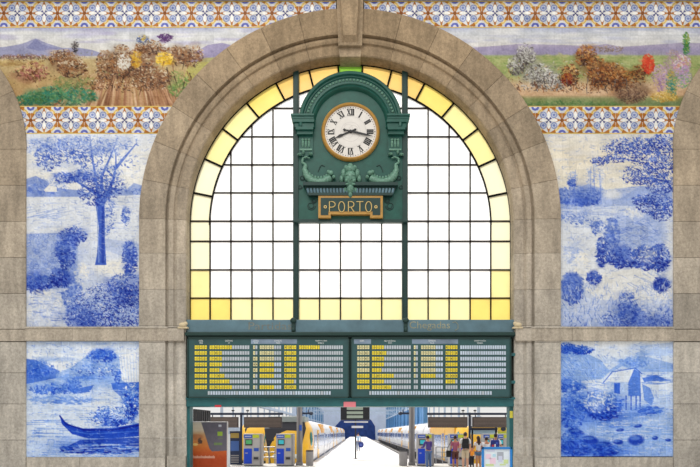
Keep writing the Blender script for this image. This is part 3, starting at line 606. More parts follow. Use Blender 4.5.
    p.build('tile_mural', 'blue and white tile mural with a hut on posts, lower right of arch', 'tile mural', group='blue tile murals')
mural_ul(); mural_ur(); mural_ll(); mural_lr()

# ================================================================== ARCH WINDOW
WY = 0.41; GC = (350.3, 225.2); RO, RI = 160.6, 140.5
def ringpt(r, deg, c=GC): w = math.radians(deg); return (c[0] + r*math.cos(w), c[1] - r*math.sin(w))
win = empty('window_1', P(350, 320, WY), kind='structure')
WHITE_G = pane_mat('white_glass', (250, 250, 248)); CREAM_G = pane_mat('cream_glass', (224, 218, 186)); PALE_G = pane_mat('pale_yellow_glass', (224, 210, 146), .1)
YEL_G = pane_mat('yellow_glass', (222, 198, 106), .14); GOLD_G = pane_mat('gold_glass', (220, 182, 104), .14); GREEN_G = pane_mat('green_glass', (120, 170, 60), .1)
# yellow/green ring and borders
gl = MB(); steps = [0, 11.6, 24.4, 37, 49.6, 62.3, 75, 85.6]
def sector(a0, a1, mi):
    out = [ringpt(RO, a0 + (a1-a0)*k/6) for k in range(7)]; inn = [ringpt(RI, a1 + (a0-a1)*k/6) for k in range(7)]
    q = [P(x, y, WY) for x, y in out + inn]; gl.add([v[:] for v in q], [list(range(len(q)))], mi)
for i in range(7):
    mi = [0, 0, 1, 1, 2, 3, 3][i]
    sector(steps[i], steps[i+1], mi); sector(180 - steps[i], 180 - steps[i+1], mi)
sector(85.6, 94.4, 4)
YB = [GC[1], 241.4, 270, 298.2, 320]
def rect(x0, y0, x1, y1, mi): gl.add([P(x0, y1, WY), P(x1, y1, WY), P(x1, y0, WY), P(x0, y0, WY)], [[0, 1, 2, 3]], mi)
for k in range(4):
    m = [0, 0, 1, 2][k]; rect(189.8, YB[k], 210.2, YB[k+1], m); rect(490.6, YB[k], 511, YB[k+1], m)
gl.build('coloured_glazing', [CREAM_G, PALE_G, YEL_G, GOLD_G, GREEN_G], win)
gl = MB()
VL = [210.2, 231, 252, 273, 296.5]; VR = [404.5, 428, 449, 470, 490.6]; VC = [296.5, 319.6, 340.4, 361, 381.6, 404.5]
for xs, mm in ((VL, [2, 0, 0, 0]), (VC, [0]*5), (VR, [0, 0, 0, 2])):
    for i in range(len(xs) - 1): rect(xs[i], 298.2, xs[i+1], 320, 0 if mm[i] == 0 else 2)
gl.build('cream_glazing', [pane_mat('warm_cream_glass', (224, 214, 160), .1), PALE_G, YEL_G], win)
gl = MB()
q = [P(*ringpt(RI, 180 * k / 60), WY) for k in range(61)] + [P(GC[0] - RI, 298.2, WY), P(GC[0] + RI, 298.2, WY)]
gl.add([v[:] for v in q], [list(range(len(q)))]); gl.build('white_glazing', WHITE_G, win)
# outer frame
fr = MB()
def arcbar(mbx, r0, r1, a0, a1, Y0, Y1, n=48, c=GC, Yref=WY, mi=0):
    for k in range(n):
        w0 = a0 + (a1-a0)*k/n; w1 = a0 + (a1-a0)*(k+1)/n
        mbx.pprism([ringpt(r0, w0, c), ringpt(r1, w0, c), ringpt(r1, w1, c), ringpt(r0, w1, c)], Y0, Y1, mi, None, Yref)
arcbar(fr, 159.6, 164.5, 0, 180, WY - .05, WY + .05, 60)
for x in (GC[0] - 162, GC[0] + 162): fr.pbox(x - 2.4, GC[1], x + 2.4, 321, WY - .05, WY + .05, Yref=WY)
fr.build('frame', IRON, win)
ba = MB(); b0, b1 = WY - .035, WY + .03
arcbar(ba, RI - .7, RI + .7, 0, 180, b0, b1, 60)
for s_ in steps[1:]:
    for a in (s_, 180 - s_):
        (xa, ya), (xb, yb) = ringpt(RI, a), ringpt(RO, a); dx, dy = xb - xa, yb - ya; L = math.hypot(dx, dy); nx, ny = -dy/L*.85, dx/L*.85
        ba.pprism([(xa+nx, ya+ny), (xb+nx, yb+ny), (xb-nx, yb-ny), (xa-nx, ya-ny)], b0, b1, 0, None, WY)
ba.build('ring_bar', IRON, win)
ba = MB()
for x in VL[:-1] + VR[1:]:
    h = max(0, RI**2 - (x - GC[0])**2); yt = GC[1] - math.sqrt(h) if abs(x - GC[0]) < RI else GC[1]
    ba.pbox(x - .62, yt, x + .62, 320.5, b0, b1, Yref=WY)
for x in VC[1:-1]: ba.pbox(x - .6, 221, x + .6, 320.5, b0, b1, Yref=WY)
ba.build('vertical_bar', BARM, win)
ba = MB()
for y in (108.5, 137, 165, 193):
    xh = math.sqrt(RI**2 - (GC[1] - y)**2); ba.pbox(GC[0] - xh, y - .6, GC[0] + xh, y + .6, b0 + .01, b1 - .01, Yref=WY)
for y in (221.3, 241.4, 270, 298.2): ba.pbox(189.5, y - .65, 511.2, y + .65, b0 + .01, b1 - .01, Yref=WY)
ba.build('horizontal_bar', BARM, win)
for x0, x1 in ((293.2, 298.8), (402, 407.7)):
    mp = MB(); mp.pbox(x0, 70.5, x1, 320.5, WY - .16, WY + .06, Yref=WY - .1, bev=.012); mp.pbox(x0 + 1.6, 76, x1 - 1.6, 319, WY - .185, WY - .15, Yref=WY - .1)
    mp.build('mullion_post', GREEN_D, win)

# ================================================================== CLOCK HOUSING
HY = 0.16                                                # front plane of the panel
ck = empty('station_clock', P(350.4, 221, HY), 'large round clock in ornate green housing over the PORTO plate', 'clock')
mb = MB(); c1 = (350.5, 126)
pts = [(293.6, 221.5), (407.4, 221.5), (407.4, 136), (397, 126)] + [ringpt(46.5, a, c1) for a in range(0, 181, 6)] + [(304, 126), (293.6, 136)]
mb.pprism(pts, HY, HY + .18, 0, None, HY); mb.build('back_panel', GREEN, ck)
mb = MB()                                                # concentric arch mouldings
prof = [(51.5, .1), (51.5, -.16), (50.2, -.2), (48.2, -.19), (47.4, -.13), (46.2, -.13), (45.6, -.1), (41.8, -.1), (41.2, -.135), (39.6, -.14), (38.6, -.1), (37.6, -.11), (36.4, -.075), (35.2, 0)]
vs = []; n = 64
for k in range(n + 1):
    w = -4 + 188 * k / n
    for r, d in prof: p = P(*ringpt(r, w, c1), HY); vs.append((p.x, HY + d, p.z))
m = len(prof); mb.add(vs, [[k*m + i, k*m + i + 1, (k+1)*m + i + 1, (k+1)*m + i] for k in range(n) for i in range(m - 1)])
mb.build('arched_moulding', GREEN, ck, True)
for x0, x1 in ((293.5, 298.4), (402.6, 407.5)):
    mb = MB(); mb.pbox(x0, 136, x1, 221.6, HY - .03, HY + .05, Yref=HY, bev=.008); mb.build('edge_strip', GREEN_D, ck)
mb = MB(); mb.pbox(293.4, 219.6, 407.6, 222.4, HY - .04, HY + .1, Yref=HY, bev=.008); mb.build('bottom_rail', GREEN_D, ck)
mb = MB()
for k in range(41):
    p = P(*ringpt(43.8, -2 + 184 * k / 40, c1), HY); mb.ell((p.x, HY - .1, p.z), (.034, .035, .034), 0, None, 8, 6)
mb.build('bead_row', GREEN_L, ck, True)
for sx in (-1, 1):
    fx = (lambda x: x + .1) if sx < 0 else (lambda x: 701 - x)
    mb = MB()
    for x0, x1, y0, y1, d in ((291.6, 314.4, 118.2, 120, -.24), (292.2, 314, 120, 122.4, -.21), (293, 314.6, 122.4, 125.6, -.2), (295, 314, 125.6, 130.2, -.16), (296.4, 313.6, 130.2, 133, -.2), (297.4, 313, 133, 136.6, -.14)):
        mb.pprism([(fx(x0), y0), (fx(x1), y0), (fx(x1), y1), (fx(x0), y1)], HY + d, HY + .02, 0, None, HY)
    mb.build('capital', GREEN, ck)
    mb = MB(); mb.pprism([(fx(299), 136.6), (fx(313), 136.6), (fx(313), 157), (fx(299), 157)], HY - .05, HY + .02, 0, None, HY)
    for i in range(3):
        x = fx(303 + 3 * i); p = P(x, 144, HY); mb.ell((p.x, HY - .05, p.z), (.03, .035, .12), 1, None, 8, 6); p = P(x, 141, HY); mb.ell((p.x, HY - .06, p.z), (.035, .04, .035), 1, None, 8, 6)
    mb.pprism([(fx(300), 150), (fx(312), 150), (fx(312), 151.6), (fx(300), 151.6)], HY - .08, HY, 1, None, HY)
    mb.build('leaf_bracket', [GREEN, GREEN_L], ck, True)
    # scaly sea creature: curled tail, plump body, blunt head
    mb = MB(); path = [(309.6, 158.2), (306.2, 156.8), (302.6, 158.4), (302.2, 162.4), (305.4, 164.6), (304.6, 170), (306.6, 175.6), (311, 180.4), (317, 182.6), (323, 182.2), (328, 179.6), (332.4, 177)]
    rad = [.5, .8, 1.0, 1.2, 1.4, 2.3, 3.0, 3.5, 3.7, 3.8, 3.6, 2.2]
    fine = []; fr_ = []
    for i in range(len(path) - 1):
        for t in (0, .34, .67):
            fine.append((fx(path[i][0] + (path[i+1][0]-path[i][0])*t), path[i][1] + (path[i+1][1]-path[i][1])*t)); fr_.append(rad[i] + (rad[i+1]-rad[i])*t + (.6 if len(fr_) % 2 and i > 3 else 0))
    mb.ptube(fine, fr_, HY - .07, 10)
    for i in range(5, 11):
        for t in (.2, .7):
            x = fx(path[i][0] + ((path[i+1][0]-path[i][0])*t)); y = path[i][1] + (path[i+1][1]-path[i][1])*t - 3.4; p = P(x, y, HY); mb.ell((p.x, HY - .06, p.z), (.035, .04, .055), 0, None, 7, 5)
    for x, y, rx, rz in ((331, 174.4, .07, .06), (333.8, 178.6, .05, .05), (328.6, 173.4, .05, .05), (299.6, 156, .06, .03), (310.6, 155.6, .06, .03), (303.6, 153.6, .03, .06)):
        p = P(fx(x), y, HY); mb.ell((p.x, HY - .09, p.z), (rx, .06, rz), 0, None, 8, 6)
    mb.build('sea_creature', GREEN_L, ck, True)
    mb = MB()
    for cx, cy, r in ((311, 206, 4.2), (313.6, 200.6, 2.6), (302, 178, 2.6), (300, 187, 2.2)):
        mb = MB(); mb.ptube([(fx(cx + r*(1 - t*.06)*math.cos(t)), cy + r*(1 - t*.06)*math.sin(t)) for t in [k*.45 for k in range(22)]], .42, HY - .01, 6); mb.build('scroll', GREEN_D, ck, True)
    mb = MB(); mb.ptube([(fx(318 + 5*t), 172 - 6*t - 3*math.sin(t*3)) for t in [k*.15 for k in range(10)]], .4, HY - .01, 6)
    mb.build('tendril', GREEN_D, ck, True)
# shelf with flutes
mb = MB(); mb.pprism([(303.6, 185), (397.4, 185), (397.4, 188.2), (303.6, 188.2)], HY - .2, HY + .02, 0, None, HY)
mb.pprism([(305, 188.2), (396, 188.2), (392, 197.2), (309, 197.2)], HY - .11, HY + .02, 0, None, HY)
for i in range(27):
    x = 307.5 + i * 3.3; mb.ptube([(x, 188.6), (x + (350.5 - x)*.03, 194.4)], [1.3, 1.1], HY - .11, 8, 1)
mb.pprism([(308, 194.8), (393, 194.8), (391.6, 197.4), (309.4, 197.4)], HY - .15, HY, 0, None, HY)
mb.build('fluted_shelf', [GREEN_D, TEAL_B], ck)
# grotesque mask with wings of leaves
mb = MB(); h = lambda x, y, rx, rz, d=.1, ry=.08, mi=0: (lambda p: mb.ell((p.x, HY - d, p.z), (rx, ry, rz), mi, None, 12, 8))(P(x, y, HY))
h(350.4, 180.5, .155, .22, .1, .16); h(350.4, 171.5, .13, .1, .12, .12); h(350.4, 167.5, .07, .06, .1, .09); h(350.4, 182.5, .035, .07, .26, .05); h(350.4, 190.5, .1, .14, .1, .13); h(350.4, 196.5, .055, .08, .1, .1)
for sx in (-1, 1):
    h(350.4 + sx*3.1, 178.4, .05, .03, .22, .04); h(350.4 + sx*3.4, 183.6, .05, .045, .2, .05); h(350.4 + sx*3, 187.2, .05, .03, .2, .04)
    h(350.4 + sx*6.6, 175, .07, .12, .08, .08); h(350.4 + sx*8.6, 180, .06, .1, .06, .07); h(350.4 + sx*7.4, 186.5, .07, .07, .06, .07); h(350.4 + sx*4.2, 169.4, .06, .07, .08, .08); h(350.4 + sx*5, 191.5, .05, .08, .08, .08)
mb.build('carved_mask', GREEN_L, ck, True)
# PORTO plate
mb = MB(); pl = [(318.6, 197.6), (382.6, 197.6), (382.6, 219.4), (370, 219.4), (370, 216), (331, 216), (331, 219.4), (318.6, 219.4)]
mb.pprism(pl, HY - .13, HY, 0, None, HY)
pi_ = [(321, 199.8), (380.2, 199.8), (380.2, 216.9), (372.4, 216.9), (372.4, 213.2), (328.6, 213.2), (328.6, 216.9), (321, 216.9)]
mb.pprism(pi_, HY - .137, HY - .1, 1, None, HY)
o = mb.build('name_plate', [GOLD, GREEN_D], ck)
mb = MB()
ova = lambda cx, cy, rx, ry, a0=0, a1=360, n=20: [(cx + rx*math.cos(math.radians(a0 + (a1-a0)*k/n)), cy - ry*math.sin(math.radians(a0 + (a1-a0)*k/n))) for k in range(n+1)]
for pts in ([(329.4, 212), (329.4, 201.6), (332, 201.6)] + ova(332, 204.4, 3.2, 2.8, 90, -90, 10) + [(329.6, 207.2)], ova(341.6, 206.8, 3.0, 5.2), [(348.4, 212), (348.4, 201.6), (351, 201.6)] + ova(351, 204.4, 3.0, 2.8, 90, -90, 10) + [(349, 207.2), (350.8, 207.2), (354.2, 212)], [(356.4, 201.6), (363.4, 201.6)], [(359.9, 201.6), (359.9, 212)], ova(368.6, 206.8, 3.0, 5.2)):
    mb.ptube(pts, .44, HY - .145, 6)
for x in (325.3, 375.9):
    p = P(x, 206.8, HY - .15); mb.lathe((p.x, p.y, p.z), [(.02, 0), (.04, 0)], 14, 0, 'y')
o = mb.build('name_lettering', mat('letter_gilt', (206, 178, 112), .45), ck); o['label'] = 'gold lettering reading PORTO'
# dial
CX, CY_ = 350.6, 132.7; pc = P(CX, CY_, HY); k_ = 1 / S(HY)
mb = MB(); mb.lathe((pc.x, HY, pc.z), [(29.2*k_, .02), (29.2*k_, -.05), (28.3*k_, -.1), (27.2*k_, -.115), (26.2*k_, -.1), (25.7*k_, -.06), (25.7*k_, -.03)], 64, 0, 'y'); o = mb.build('bezel', GOLD, ck, True); o['label'] = 'gilt ring round the dial'
mb = MB(); mb.lathe((pc.x, HY, pc.z), [(0, -.05), (26.2*k_, -.05)], 64, 0, 'y'); mb.build('clock_face', FACE, ck)
mb = MB(); mb.lathe((pc.x, HY, pc.z), [(15.2*k_, -.0515), (15.5*k_, -.0515)], 64, 0, 'y'); mb.lathe((pc.x, HY, pc.z), [(9.5*k_, -.0515), (9.8*k_, -.0515)], 48, 0, 'y')
for r_, a in ((7, .6), (8, 2.2), (6, 3.9)): mb.lathe((pc.x + r_*.5*k_*math.cos(a), HY, pc.z + r_*.5*k_*math.sin(a)), [(4.2*k_, -.0515), (4.45*k_, -.0515)], 30, 0, 'y')
mb.build('dial_rings', mat('grey_ink', (186, 182, 178), .6), ck)
num = MB()
def bar2(mbx, a, b, w, y0, y1, R):                       # stroke a->b in local dial px, rotated by R (deg clockwise)
    dx, dz = b[0]-a[0], b[1]-a[1]; L = math.hypot(dx, dz); nx, nz = -dz/L*w/2, dx/L*w/2; q = [(a[0]+nx, a[1]+nz), (b[0]+nx, b[1]+nz), (b[0]-nx, b[1]-nz), (a[0]-nx, a[1]-nz)]
    w_ = math.radians(-R); q = [(x*math.cos(w_) - z*math.sin(w_), x*math.sin(w_) + z*math.cos(w_)) for x, z in q]
    mbx.prism([(pc.x + x*k_, pc.z + z*k_) for x, z in q], y0, y1)
NUM = ['XII', 'I', 'II', 'III', 'IIII', 'V', 'VI', 'VII', 'VIII', 'IX', 'X', 'XI']; W = {'I': 1.7, 'V': 3.9, 'X': 4.1}
for hnum, t in enumerate(NUM):
    num = MB(); tot = sum(W[c] for c in t); x = -tot / 2; R = hnum * 30; r0, r1 = 16.4, 22.6; y0, y1 = HY - .054, HY - .049
    for c in t:
        m_ = x + W[c]/2
        if c == 'I': bar2(num, (m_, r0), (m_, r1), 1.4, y0, y1, R)
        elif c == 'V': bar2(num, (m_-1.45, r1), (m_, r0), 1.15, y0, y1, R); bar2(num, (m_+1.45, r1), (m_, r0), .65, y0, y1, R)
        else: bar2(num, (m_-1.5, r1), (m_+1.5, r0), 1.15, y0, y1, R); bar2(num, (m_+1.5, r1), (m_-1.5, r0), .65, y0, y1, R)
        x += W[c]
    for rr in (r0, r1): bar2(num, (-tot/2 + .1, rr), (tot/2 - .1, rr), .5, y0, y1, R)
    num.build('numeral', BLACK, ck)
for i in range(60):
    mb = MB(); w = math.radians(6*i); r_ = .42*k_ if i % 5 else .6*k_; mb.lathe((pc.x + 24.2*k_*math.sin(w), HY, pc.z + 24.2*k_*math.cos(w)), [(0, -.0535), (r_, -.0535)], 8, 0, 'y'); mb.build('minute_dot', BLACK, ck)
def hand(name, R, pts, y):
    w_ = math.radians(-R); mbx = MB(); mbx.prism([(pc.x + (x*math.cos(w_) - z*math.sin(w_))*k_, pc.z + (x*math.sin(w_) + z*math.cos(w_))*k_) for x, z in pts], y, y + .012); mbx.build(name, BLACK, ck)
hand('hour_hand', 247.4, [(-.7, -4), (-1.2, -5), (0, -6.5), (1.2, -5), (.7, -4), (.8, 8), (1.5, 11), (0, 16.6), (-1.5, 11), (-.8, 8)], HY - .075)
hand('minute_hand', 102.6, [(-.6, -5), (-1.3, -6.5), (0, -8), (1.3, -6.5), (.6, -5), (1.0, 8), (.75, 17), (0, 23), (-.75, 17), (-1.0, 8)], HY - .092)
mb = MB(); mb.lathe((pc.x, HY, pc.z), [(0, -.105), (1.3*k_, -.105), (1.6*k_, -.05)], 16, 0, 'y'); mb.build('hand_boss', BLACK, ck)

# ================================================================== TRANSOM, DEPARTURE BOARDS, DOORWAY FRAME
tr = empty('door_1', P(350, 504, .2), kind='structure')
mb = MB(); mb.pbox(186.4, 319.6, 514.5, 333, .0, .5, Yref=0, bev=.015); mb.build('sign_beam', TEAL_B, tr)
mb = MB(); mb.pbox(184.8, 331.8, 516, 335.6, -.1, .5, Yref=-.1, bev=.02); mb.pbox(187, 335.4, 514, 337.6, -.02, .5, Yref=0); mb.build('ledge', GREEN_D, tr)
mb = MB()
for x in (293.6, 405.6): 
    p = P(x, 326, 0); mb.box((p.x - .05, -.05, p.z - .17), (p.x + .05, .05, p.z + .19), 0, None, .015); mb.ell((p.x, -.06, p.z + .13), (.08, .05, .07)); mb.ell((p.x, -.06, p.z - .1), (.05, .04, .06))
mb.build('bracket', GREEN_D, tr, True)
mb = MB(); ptext(mb, 'Chegadas', 409.5, 321.4, 450, 330.6, -.004); mb.ptube([(452.5, 322.5), (455.6, 321.8), (458, 324.5), (458, 328.6), (455, 330.4)], .35, -.003, 6); o = mb.build('arrivals_lettering', GOLD_D, tr); o['label'] = 'worn gilt lettering reading Chegadas'
mb = MB(); ptext(mb, 'Partidas', 248.5, 322.2, 292, 329.6, -.004); o = mb.build('departures_lettering', mat('faded_gilt', (112, 118, 112), .5, noise=.4, nscale=3), tr); o['label'] = 'worn gilt lettering reading Partidas'
mb = MB(); mb.pbox(186, 398.6, 515.5, 406.6, .02, .45, Yref=.02, bev=.015); mb.pbox(186, 397.4, 515.5, 399.4, -.02, .4, Yref=0); mb.build('lintel', TEAL, tr)
mb = MB(); mb.pbox(186, 337.4, 515.5, 398, .3, .42, Yref=.3); mb.build('backing_sheet', IRON, tr)
for x0, x1 in ((184.2, 189.8), (509.4, 516)):
    mb = MB(); a = P(x0, 400, .1); b2 = P(x1, 400, .1); mb.box((a.x, .1, 0), (b2.x, .42, a.z + .1), 0, None, .012); mb.box((a.x + .05, .085, 0), (b2.x - .05, .12, a.z), 0); mb.build('door_post', TEAL, tr)
# stone-coloured finials at the beam ends
for x, lab in ((183.2, 'small cream knob at the left end of the sign beam'), (517.6, 'small cream knob at the right end of the sign beam')):
    mb = MB(); p = P(x, 325, -.1); mb.ell((p.x, -.13, p.z), (.10, .07, .06)); mb.ell((p.x + .07 * (1 if x < 300 else -1), -.13, p.z + .03), (.05, .06, .05)); mb.box((p.x - .12, -.15, p.z - .09), (p.x + .12, -.02, p.z - .05)); tag(mb.build('finial', mat('cream_stone', (206, 190, 156), .7), None, True), lab, 'ornament')
FLAP_Y = mat('yellow_flap', (240, 216, 52), .45, noise=.15, nscale=7); FLAP_P = mat('gloss_flap', (226, 218, 166), .45, noise=.2, nscale=7); FLAP_G = mat('grey_flap', (178, 186, 194), .4, noise=.15, nscale=5); FLAP_W = mat('light_flap', (186, 200, 216), .4, noise=.2, nscale=3); INK = mat('flap_ink', (92, 84, 44), .6)  # paler yellow flaps carry a painted gloss
BOARD = mat('board_green', (36, 76, 78), .3, noise=.35, nscale=1.3, spec=.5); WTXT = mat('white_print', (226, 232, 232), .5); HEADL = mat('header_sheen', (120, 138, 158), .35, noise=.45, nscale=1.5)  # header strips have the glass sheen painted into their colour
def dep_board(x0, x1, label, rows, fields, heads, ticker):
    BY = -.06
    root = empty('departure_board', P((x0+x1)/2, 398, BY), label, 'departure board')
    mb = MB(); mb.pbox(x0, 337.6, x1, 398, BY, BY + .3, Yref=BY, bev=.012); mb.build('cabinet', BOARD, root)
    mb = MB()
    for a in ((x0, 337.6, x1, 338.8), (x0, 396.8, x1, 398), (x0, 337.6, x0 + 1.2, 398), (x1 - 1.2, 337.6, x1, 398)): mb.pbox(*a, BY - .03, BY, Yref=BY)
    mb.build('rim', GREEN_D, root)
    for (hx0, hx1, sheen, t1, t2, tx) in heads:
        mb = MB()
        if sheen: mb.pbox(hx0, 339.2, hx1, 343.8, BY - .004, BY + .01, 1, Yref=BY)
        mb.build('sheen_strip', [WTXT, HEADL], root) if sheen else None
        mb = MB(); tw = len(t1) * 1.05
        ptext(mb, t1, tx - tw/2, 340, tx + tw/2, 341.6, BY - .006, 0)
        if t2: tw = len(t2) * .85; ptext(mb, t2, tx - tw/2, 342.4, tx + tw/2, 343.7, BY - .006, 0)
        mb.build('heading', [WTXT, HEADL], root)
    for r, row in enumerate(rows):
        y0 = 345.5 + r * 5.7; y1 = y0 + 3.6
        for (fx0, fx1, n), (txt, lit, back) in zip(fields, row):
            mb = MB(); w = (fx1 - fx0) / n
            for i in range(n):
                mi = lit if i < len(txt) else back
                mb.pbox(fx0 + i*w + w*.12, y0, fx0 + (i+1)*w - w*.12, y1, BY - .012, BY + .01, mi, Yref=BY)
                if i < len(txt) and txt[i] != ' ': ptext(mb, txt[i], fx0 + (i+.3)*w, y0 + .9, fx0 + (i+.7)*w, y1 - .9, BY - .0135, 4)
            mb.build('flap_row', [FLAP_Y, FLAP_P, FLAP_G, FLAP_W, INK], root)
    mb = MB(); a, b_, n = ticker; w = (b_ - a) / n
    for i in range(n): mb.pbox(a + i*w + w*.14, 391.2, a + (i+1)*w - w*.14, 394.8, BY - .012, BY + .01, 0 if i % 11 else 1, Yref=BY)
    mb.build('message_row', [FLAP_W, FLAP_G], root)
    return root
Yl, Pa, Gr, Wh = 0, 1, 2, 3
LF = [(194.6, 207.2, 5), (209.6, 249.6, 16), (253, 257.6, 2), (259.6, 281.4, 9), (284.2, 296.4, 5), (299, 343, 19)]
def lrow(a, b_, c, d, e, f): return [(a, Yl, Gr), (b_, Yl, Gr), (c, Pa if len(c) else Gr, Gr), (d, Yl, Wh), (e, Yl, Gr), (f, Yl, Gr)]
lrows = [lrow('08H20', 'GUIMARAES', '4', 'URB', '15104', 'PARA EM T'), lrow('08H20', 'CAIDE', '5', 'URBANO', '15210', ''), lrow('08H25', 'CAIDE', '12', 'URBANO', '15106', ''), lrow('08H30', 'BRAGA', '11', 'URBANO', '15203', ''), lrow('08H40', 'OVAR', '12', 'URBANO', '15408', ''), lrow('08H45', 'AVEIRO', '4', 'URBANO', '15710', ''), lrow('08H50', 'MARCO DE', '', '', ' 883', ''), lrow('09H20', 'GUIMARAES', '5', 'URBANO', '15113', '')]
lrows[0][3] = ('URBANO', Pa, Gr); lrows[1][3] = ('URBANO', Pa, Gr); lrows[2][3] = ('URBANO', Pa, Gr)
dep_board(187.4, 349.4, 'left split-flap board of train rows, under the word Partidas', lrows, LF,
    [(191, 209, 0, 'HORA', 'TIME', 201), (211, 248, 0, 'DESTINO', 'TO', 229), (251, 272, 1, 'LINHA', 'TRACK', 256), (272, 297, 1, 'COMBOIO', 'TRAIN', 278), (299, 346, 0, 'OBSERVAÇÕES', 'REMARKS', 321)], (207.6, 331, 48))
RF = [(357, 369.6, 5), (371.8, 411, 16), (413.6, 418, 2), (420.8, 443, 9), (445.4, 457.6, 5), (460, 506, 20)]
def rrow(a, b_, c, d, e, t=Pa): return [(a, t, Gr), (b_, Yl, Gr), (c, Pa, Gr), (d, Pa if t == Pa else Yl, Wh), (e, Yl, Gr), ('', Gr, Wh)]
rrows = [rrow('08H05', 'BRAGA', '4', 'URBANO', '15205'), rrow('08H10', 'AVEIRO', '5', 'URBANO', '15701'), rrow('08H10', 'CAIDE', '5', 'URBANO', '15107'), rrow('08H15', 'BRAGA', '5', 'URBANO', '15207'), rrow('08H20', 'OVAR', '4', 'URBANO', '15403'), rrow('08H25', 'GUIMARAES', '5', 'URBANO', '15111', Yl), rrow('08H30', 'MARCO', '', '', ' 885', Yl), rrow('08H35', 'PENAFIEL', '', '', '', Yl)]
dep_board(350.6, 511.2, 'right split-flap board of train rows, under the word Chegadas', rrows, RF,
    [(354, 371, 1, 'HORA', '', 362), (372, 409, 0, 'PROCEDÊNCIA', 'FROM', 390), (412, 458, 1, 'COMBOIO', 'TRAIN', 432), (460, 506, 0, 'OBSERVAÇÕES', 'REMARKS', 480)], (369, 492, 48))
mb = MB()
for y in (354.4, 382): mb.pbox(510.8, y - 1.4, 516.4, y + 1.6, -.02, .1, Yref=-.02, bev=.01)
mb.build('board_arm', TEAL, tr)
# stickers
def sticker(name, x0, y0, x1, y1, Y, rgb, txt, label, tcol=(250, 240, 240)):
    mb = MB(); mb.pbox(x0, y0, x1, y1, Y, Y + .004, Yref=Y)
    if txt: ptext(mb, txt, x0 + .8, y0 + (y1-y0)*.28, x1 - .8, y1 - (y1-y0)*.28, Y - .002, 1)
    return tag(mb.build(name, [mat('st%d_%d_%d' % rgb, rgb, .5), mat('stt%d_%d_%d' % tcol, tcol, .5)]), label, 'sticker')
sticker('notice_sticker', 214.8, 405, 221.2, 407.2, .012, (206, 52, 62), None, 'small red sticker on the lintel above the brown poster')
sticker('notice_sticker', 343.6, 401.8, 355.8, 407, .008, (226, 128, 138), None, 'pale red sticker at the middle of the lintel')
sticker('warning_sticker', 509.8, 411, 512.8, 418, .078, (216, 206, 74), None, 'yellow sticker on the right door post')

# ================================================================== FLOORS, SHED, TRACKS BEHIND THE ARCH
FLOORM = mat('hall_floor', (196, 192, 186), .5, noise=.06, nscale=1.5); PLAT = mat('platform_paving', (232, 230, 228), .6, noise=.05, nscale=.8)
mb = MB(); mb.box((-30, -26, -.3), (30, 20.5, 0)); struct('floor', mb, FLOORM)
PX0, PX1 = -2.47, 3.58
mb = MB(); mb.box((PX0, 20.5, -1.2), (PX1, 225, 0)); struct('floor_platform', mb, PLAT)
mb = MB(); mb.box((PX0, 20.52, .0), (PX0 + .35, 225, .012)); mb.box((PX1 - .35, 20.52, 0), (PX1, 225, .012)); struct('trim_7', mb, mat('edge_stone', (196, 194, 196), .7))
mb = MB(); mb.box((-40, 20.5, -1.5), (40, 240, -1.15)); struct('ground', mb, mat('ballast', (140, 136, 134), .9, noise=.4, nscale=6))
RAIL = mat('rail_steel', (96, 92, 92), .4, metal=.5)
for cx in (5.0, -4.05, -7.2, 8.0):
    for dx in (-.75, .75):
        mb = MB(); mb.box((cx + dx - .04, 21, -1.15), (cx + dx + .04, 225, -.98)); mb.box((cx + dx - .09, 21, -1.15), (cx + dx + .09, 225, -1.12)); struct('trim_8', mb, RAIL)
# end wall; the tunnel mouth's blue shade is put into its navy colour
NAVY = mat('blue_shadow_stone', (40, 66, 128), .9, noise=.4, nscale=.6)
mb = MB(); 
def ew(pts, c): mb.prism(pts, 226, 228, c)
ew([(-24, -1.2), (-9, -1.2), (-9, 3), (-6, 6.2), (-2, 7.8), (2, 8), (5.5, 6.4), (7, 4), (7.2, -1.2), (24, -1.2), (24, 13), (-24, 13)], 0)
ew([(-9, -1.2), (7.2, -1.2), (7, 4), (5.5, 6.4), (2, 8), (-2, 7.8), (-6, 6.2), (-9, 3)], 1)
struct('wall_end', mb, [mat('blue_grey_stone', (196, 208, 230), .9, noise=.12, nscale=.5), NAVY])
# side walls of the train shed: posts, rails and blue panes
SHW = mat('shed_paint', (186, 200, 216), .5, noise=.15, nscale=1.0); SHB = mat('shed_blue', (86, 136, 178), .5, noise=.2, nscale=.7); PALEB = mat('pale_blue_pane', (206, 224, 240), .3)
def shed_wall(x, y0, y1, bay, name, zs, dark, open_to):
    mb = MB(); sx = .25
    mb.box((x - sx, y0, -1.2), (x + sx, y1, zs[0]), 0)
    mb.box((x - sx, y0, zs[1]), (x + sx, y1, zs[1] + .35), 0); mb.box((x - sx, y0, zs[2]), (x + sx, y1, zs[2] + .5), 0)
    y = y0
    while y < y1 + .1:
        o_ = y < open_to; w_ = .12 if o_ else .3; mb.box((x - w_, y - w_, -1.2), (x + w_, y + w_, zs[2] + .5), 0 if o_ else 1)
        if y + bay <= y1 and y < open_to:
            mb.box((x - .07, y + bay/2 - .07, zs[0]), (x + .07, y + bay/2 + .07, zs[2]), 0)
        elif y + bay <= y1:
            for k in (1, 2, 3): yy = y + bay*k/4; mb.box((x - .1, yy - .1, zs[0]), (x + .1, yy + .1, zs[2]), 1)
            mb.box((x - .04, y + .3, zs[0]), (x + .04, y + bay - .3, zs[1]), dark)
            mb.box((x - .04, y + .3, zs[1] + .35), (x + .04, y + bay - .3, zs[2]), 2)
        y += bay
    struct(name, mb, [SHW, SHB, PALEB, mat('blue_pane', (104, 166, 224), .3, noise=.2, nscale=.3)])
shed_wall(-12.5, 44, 220, 11, 'wall_left', (2.3, 5.0, 9.5), 3, 118)
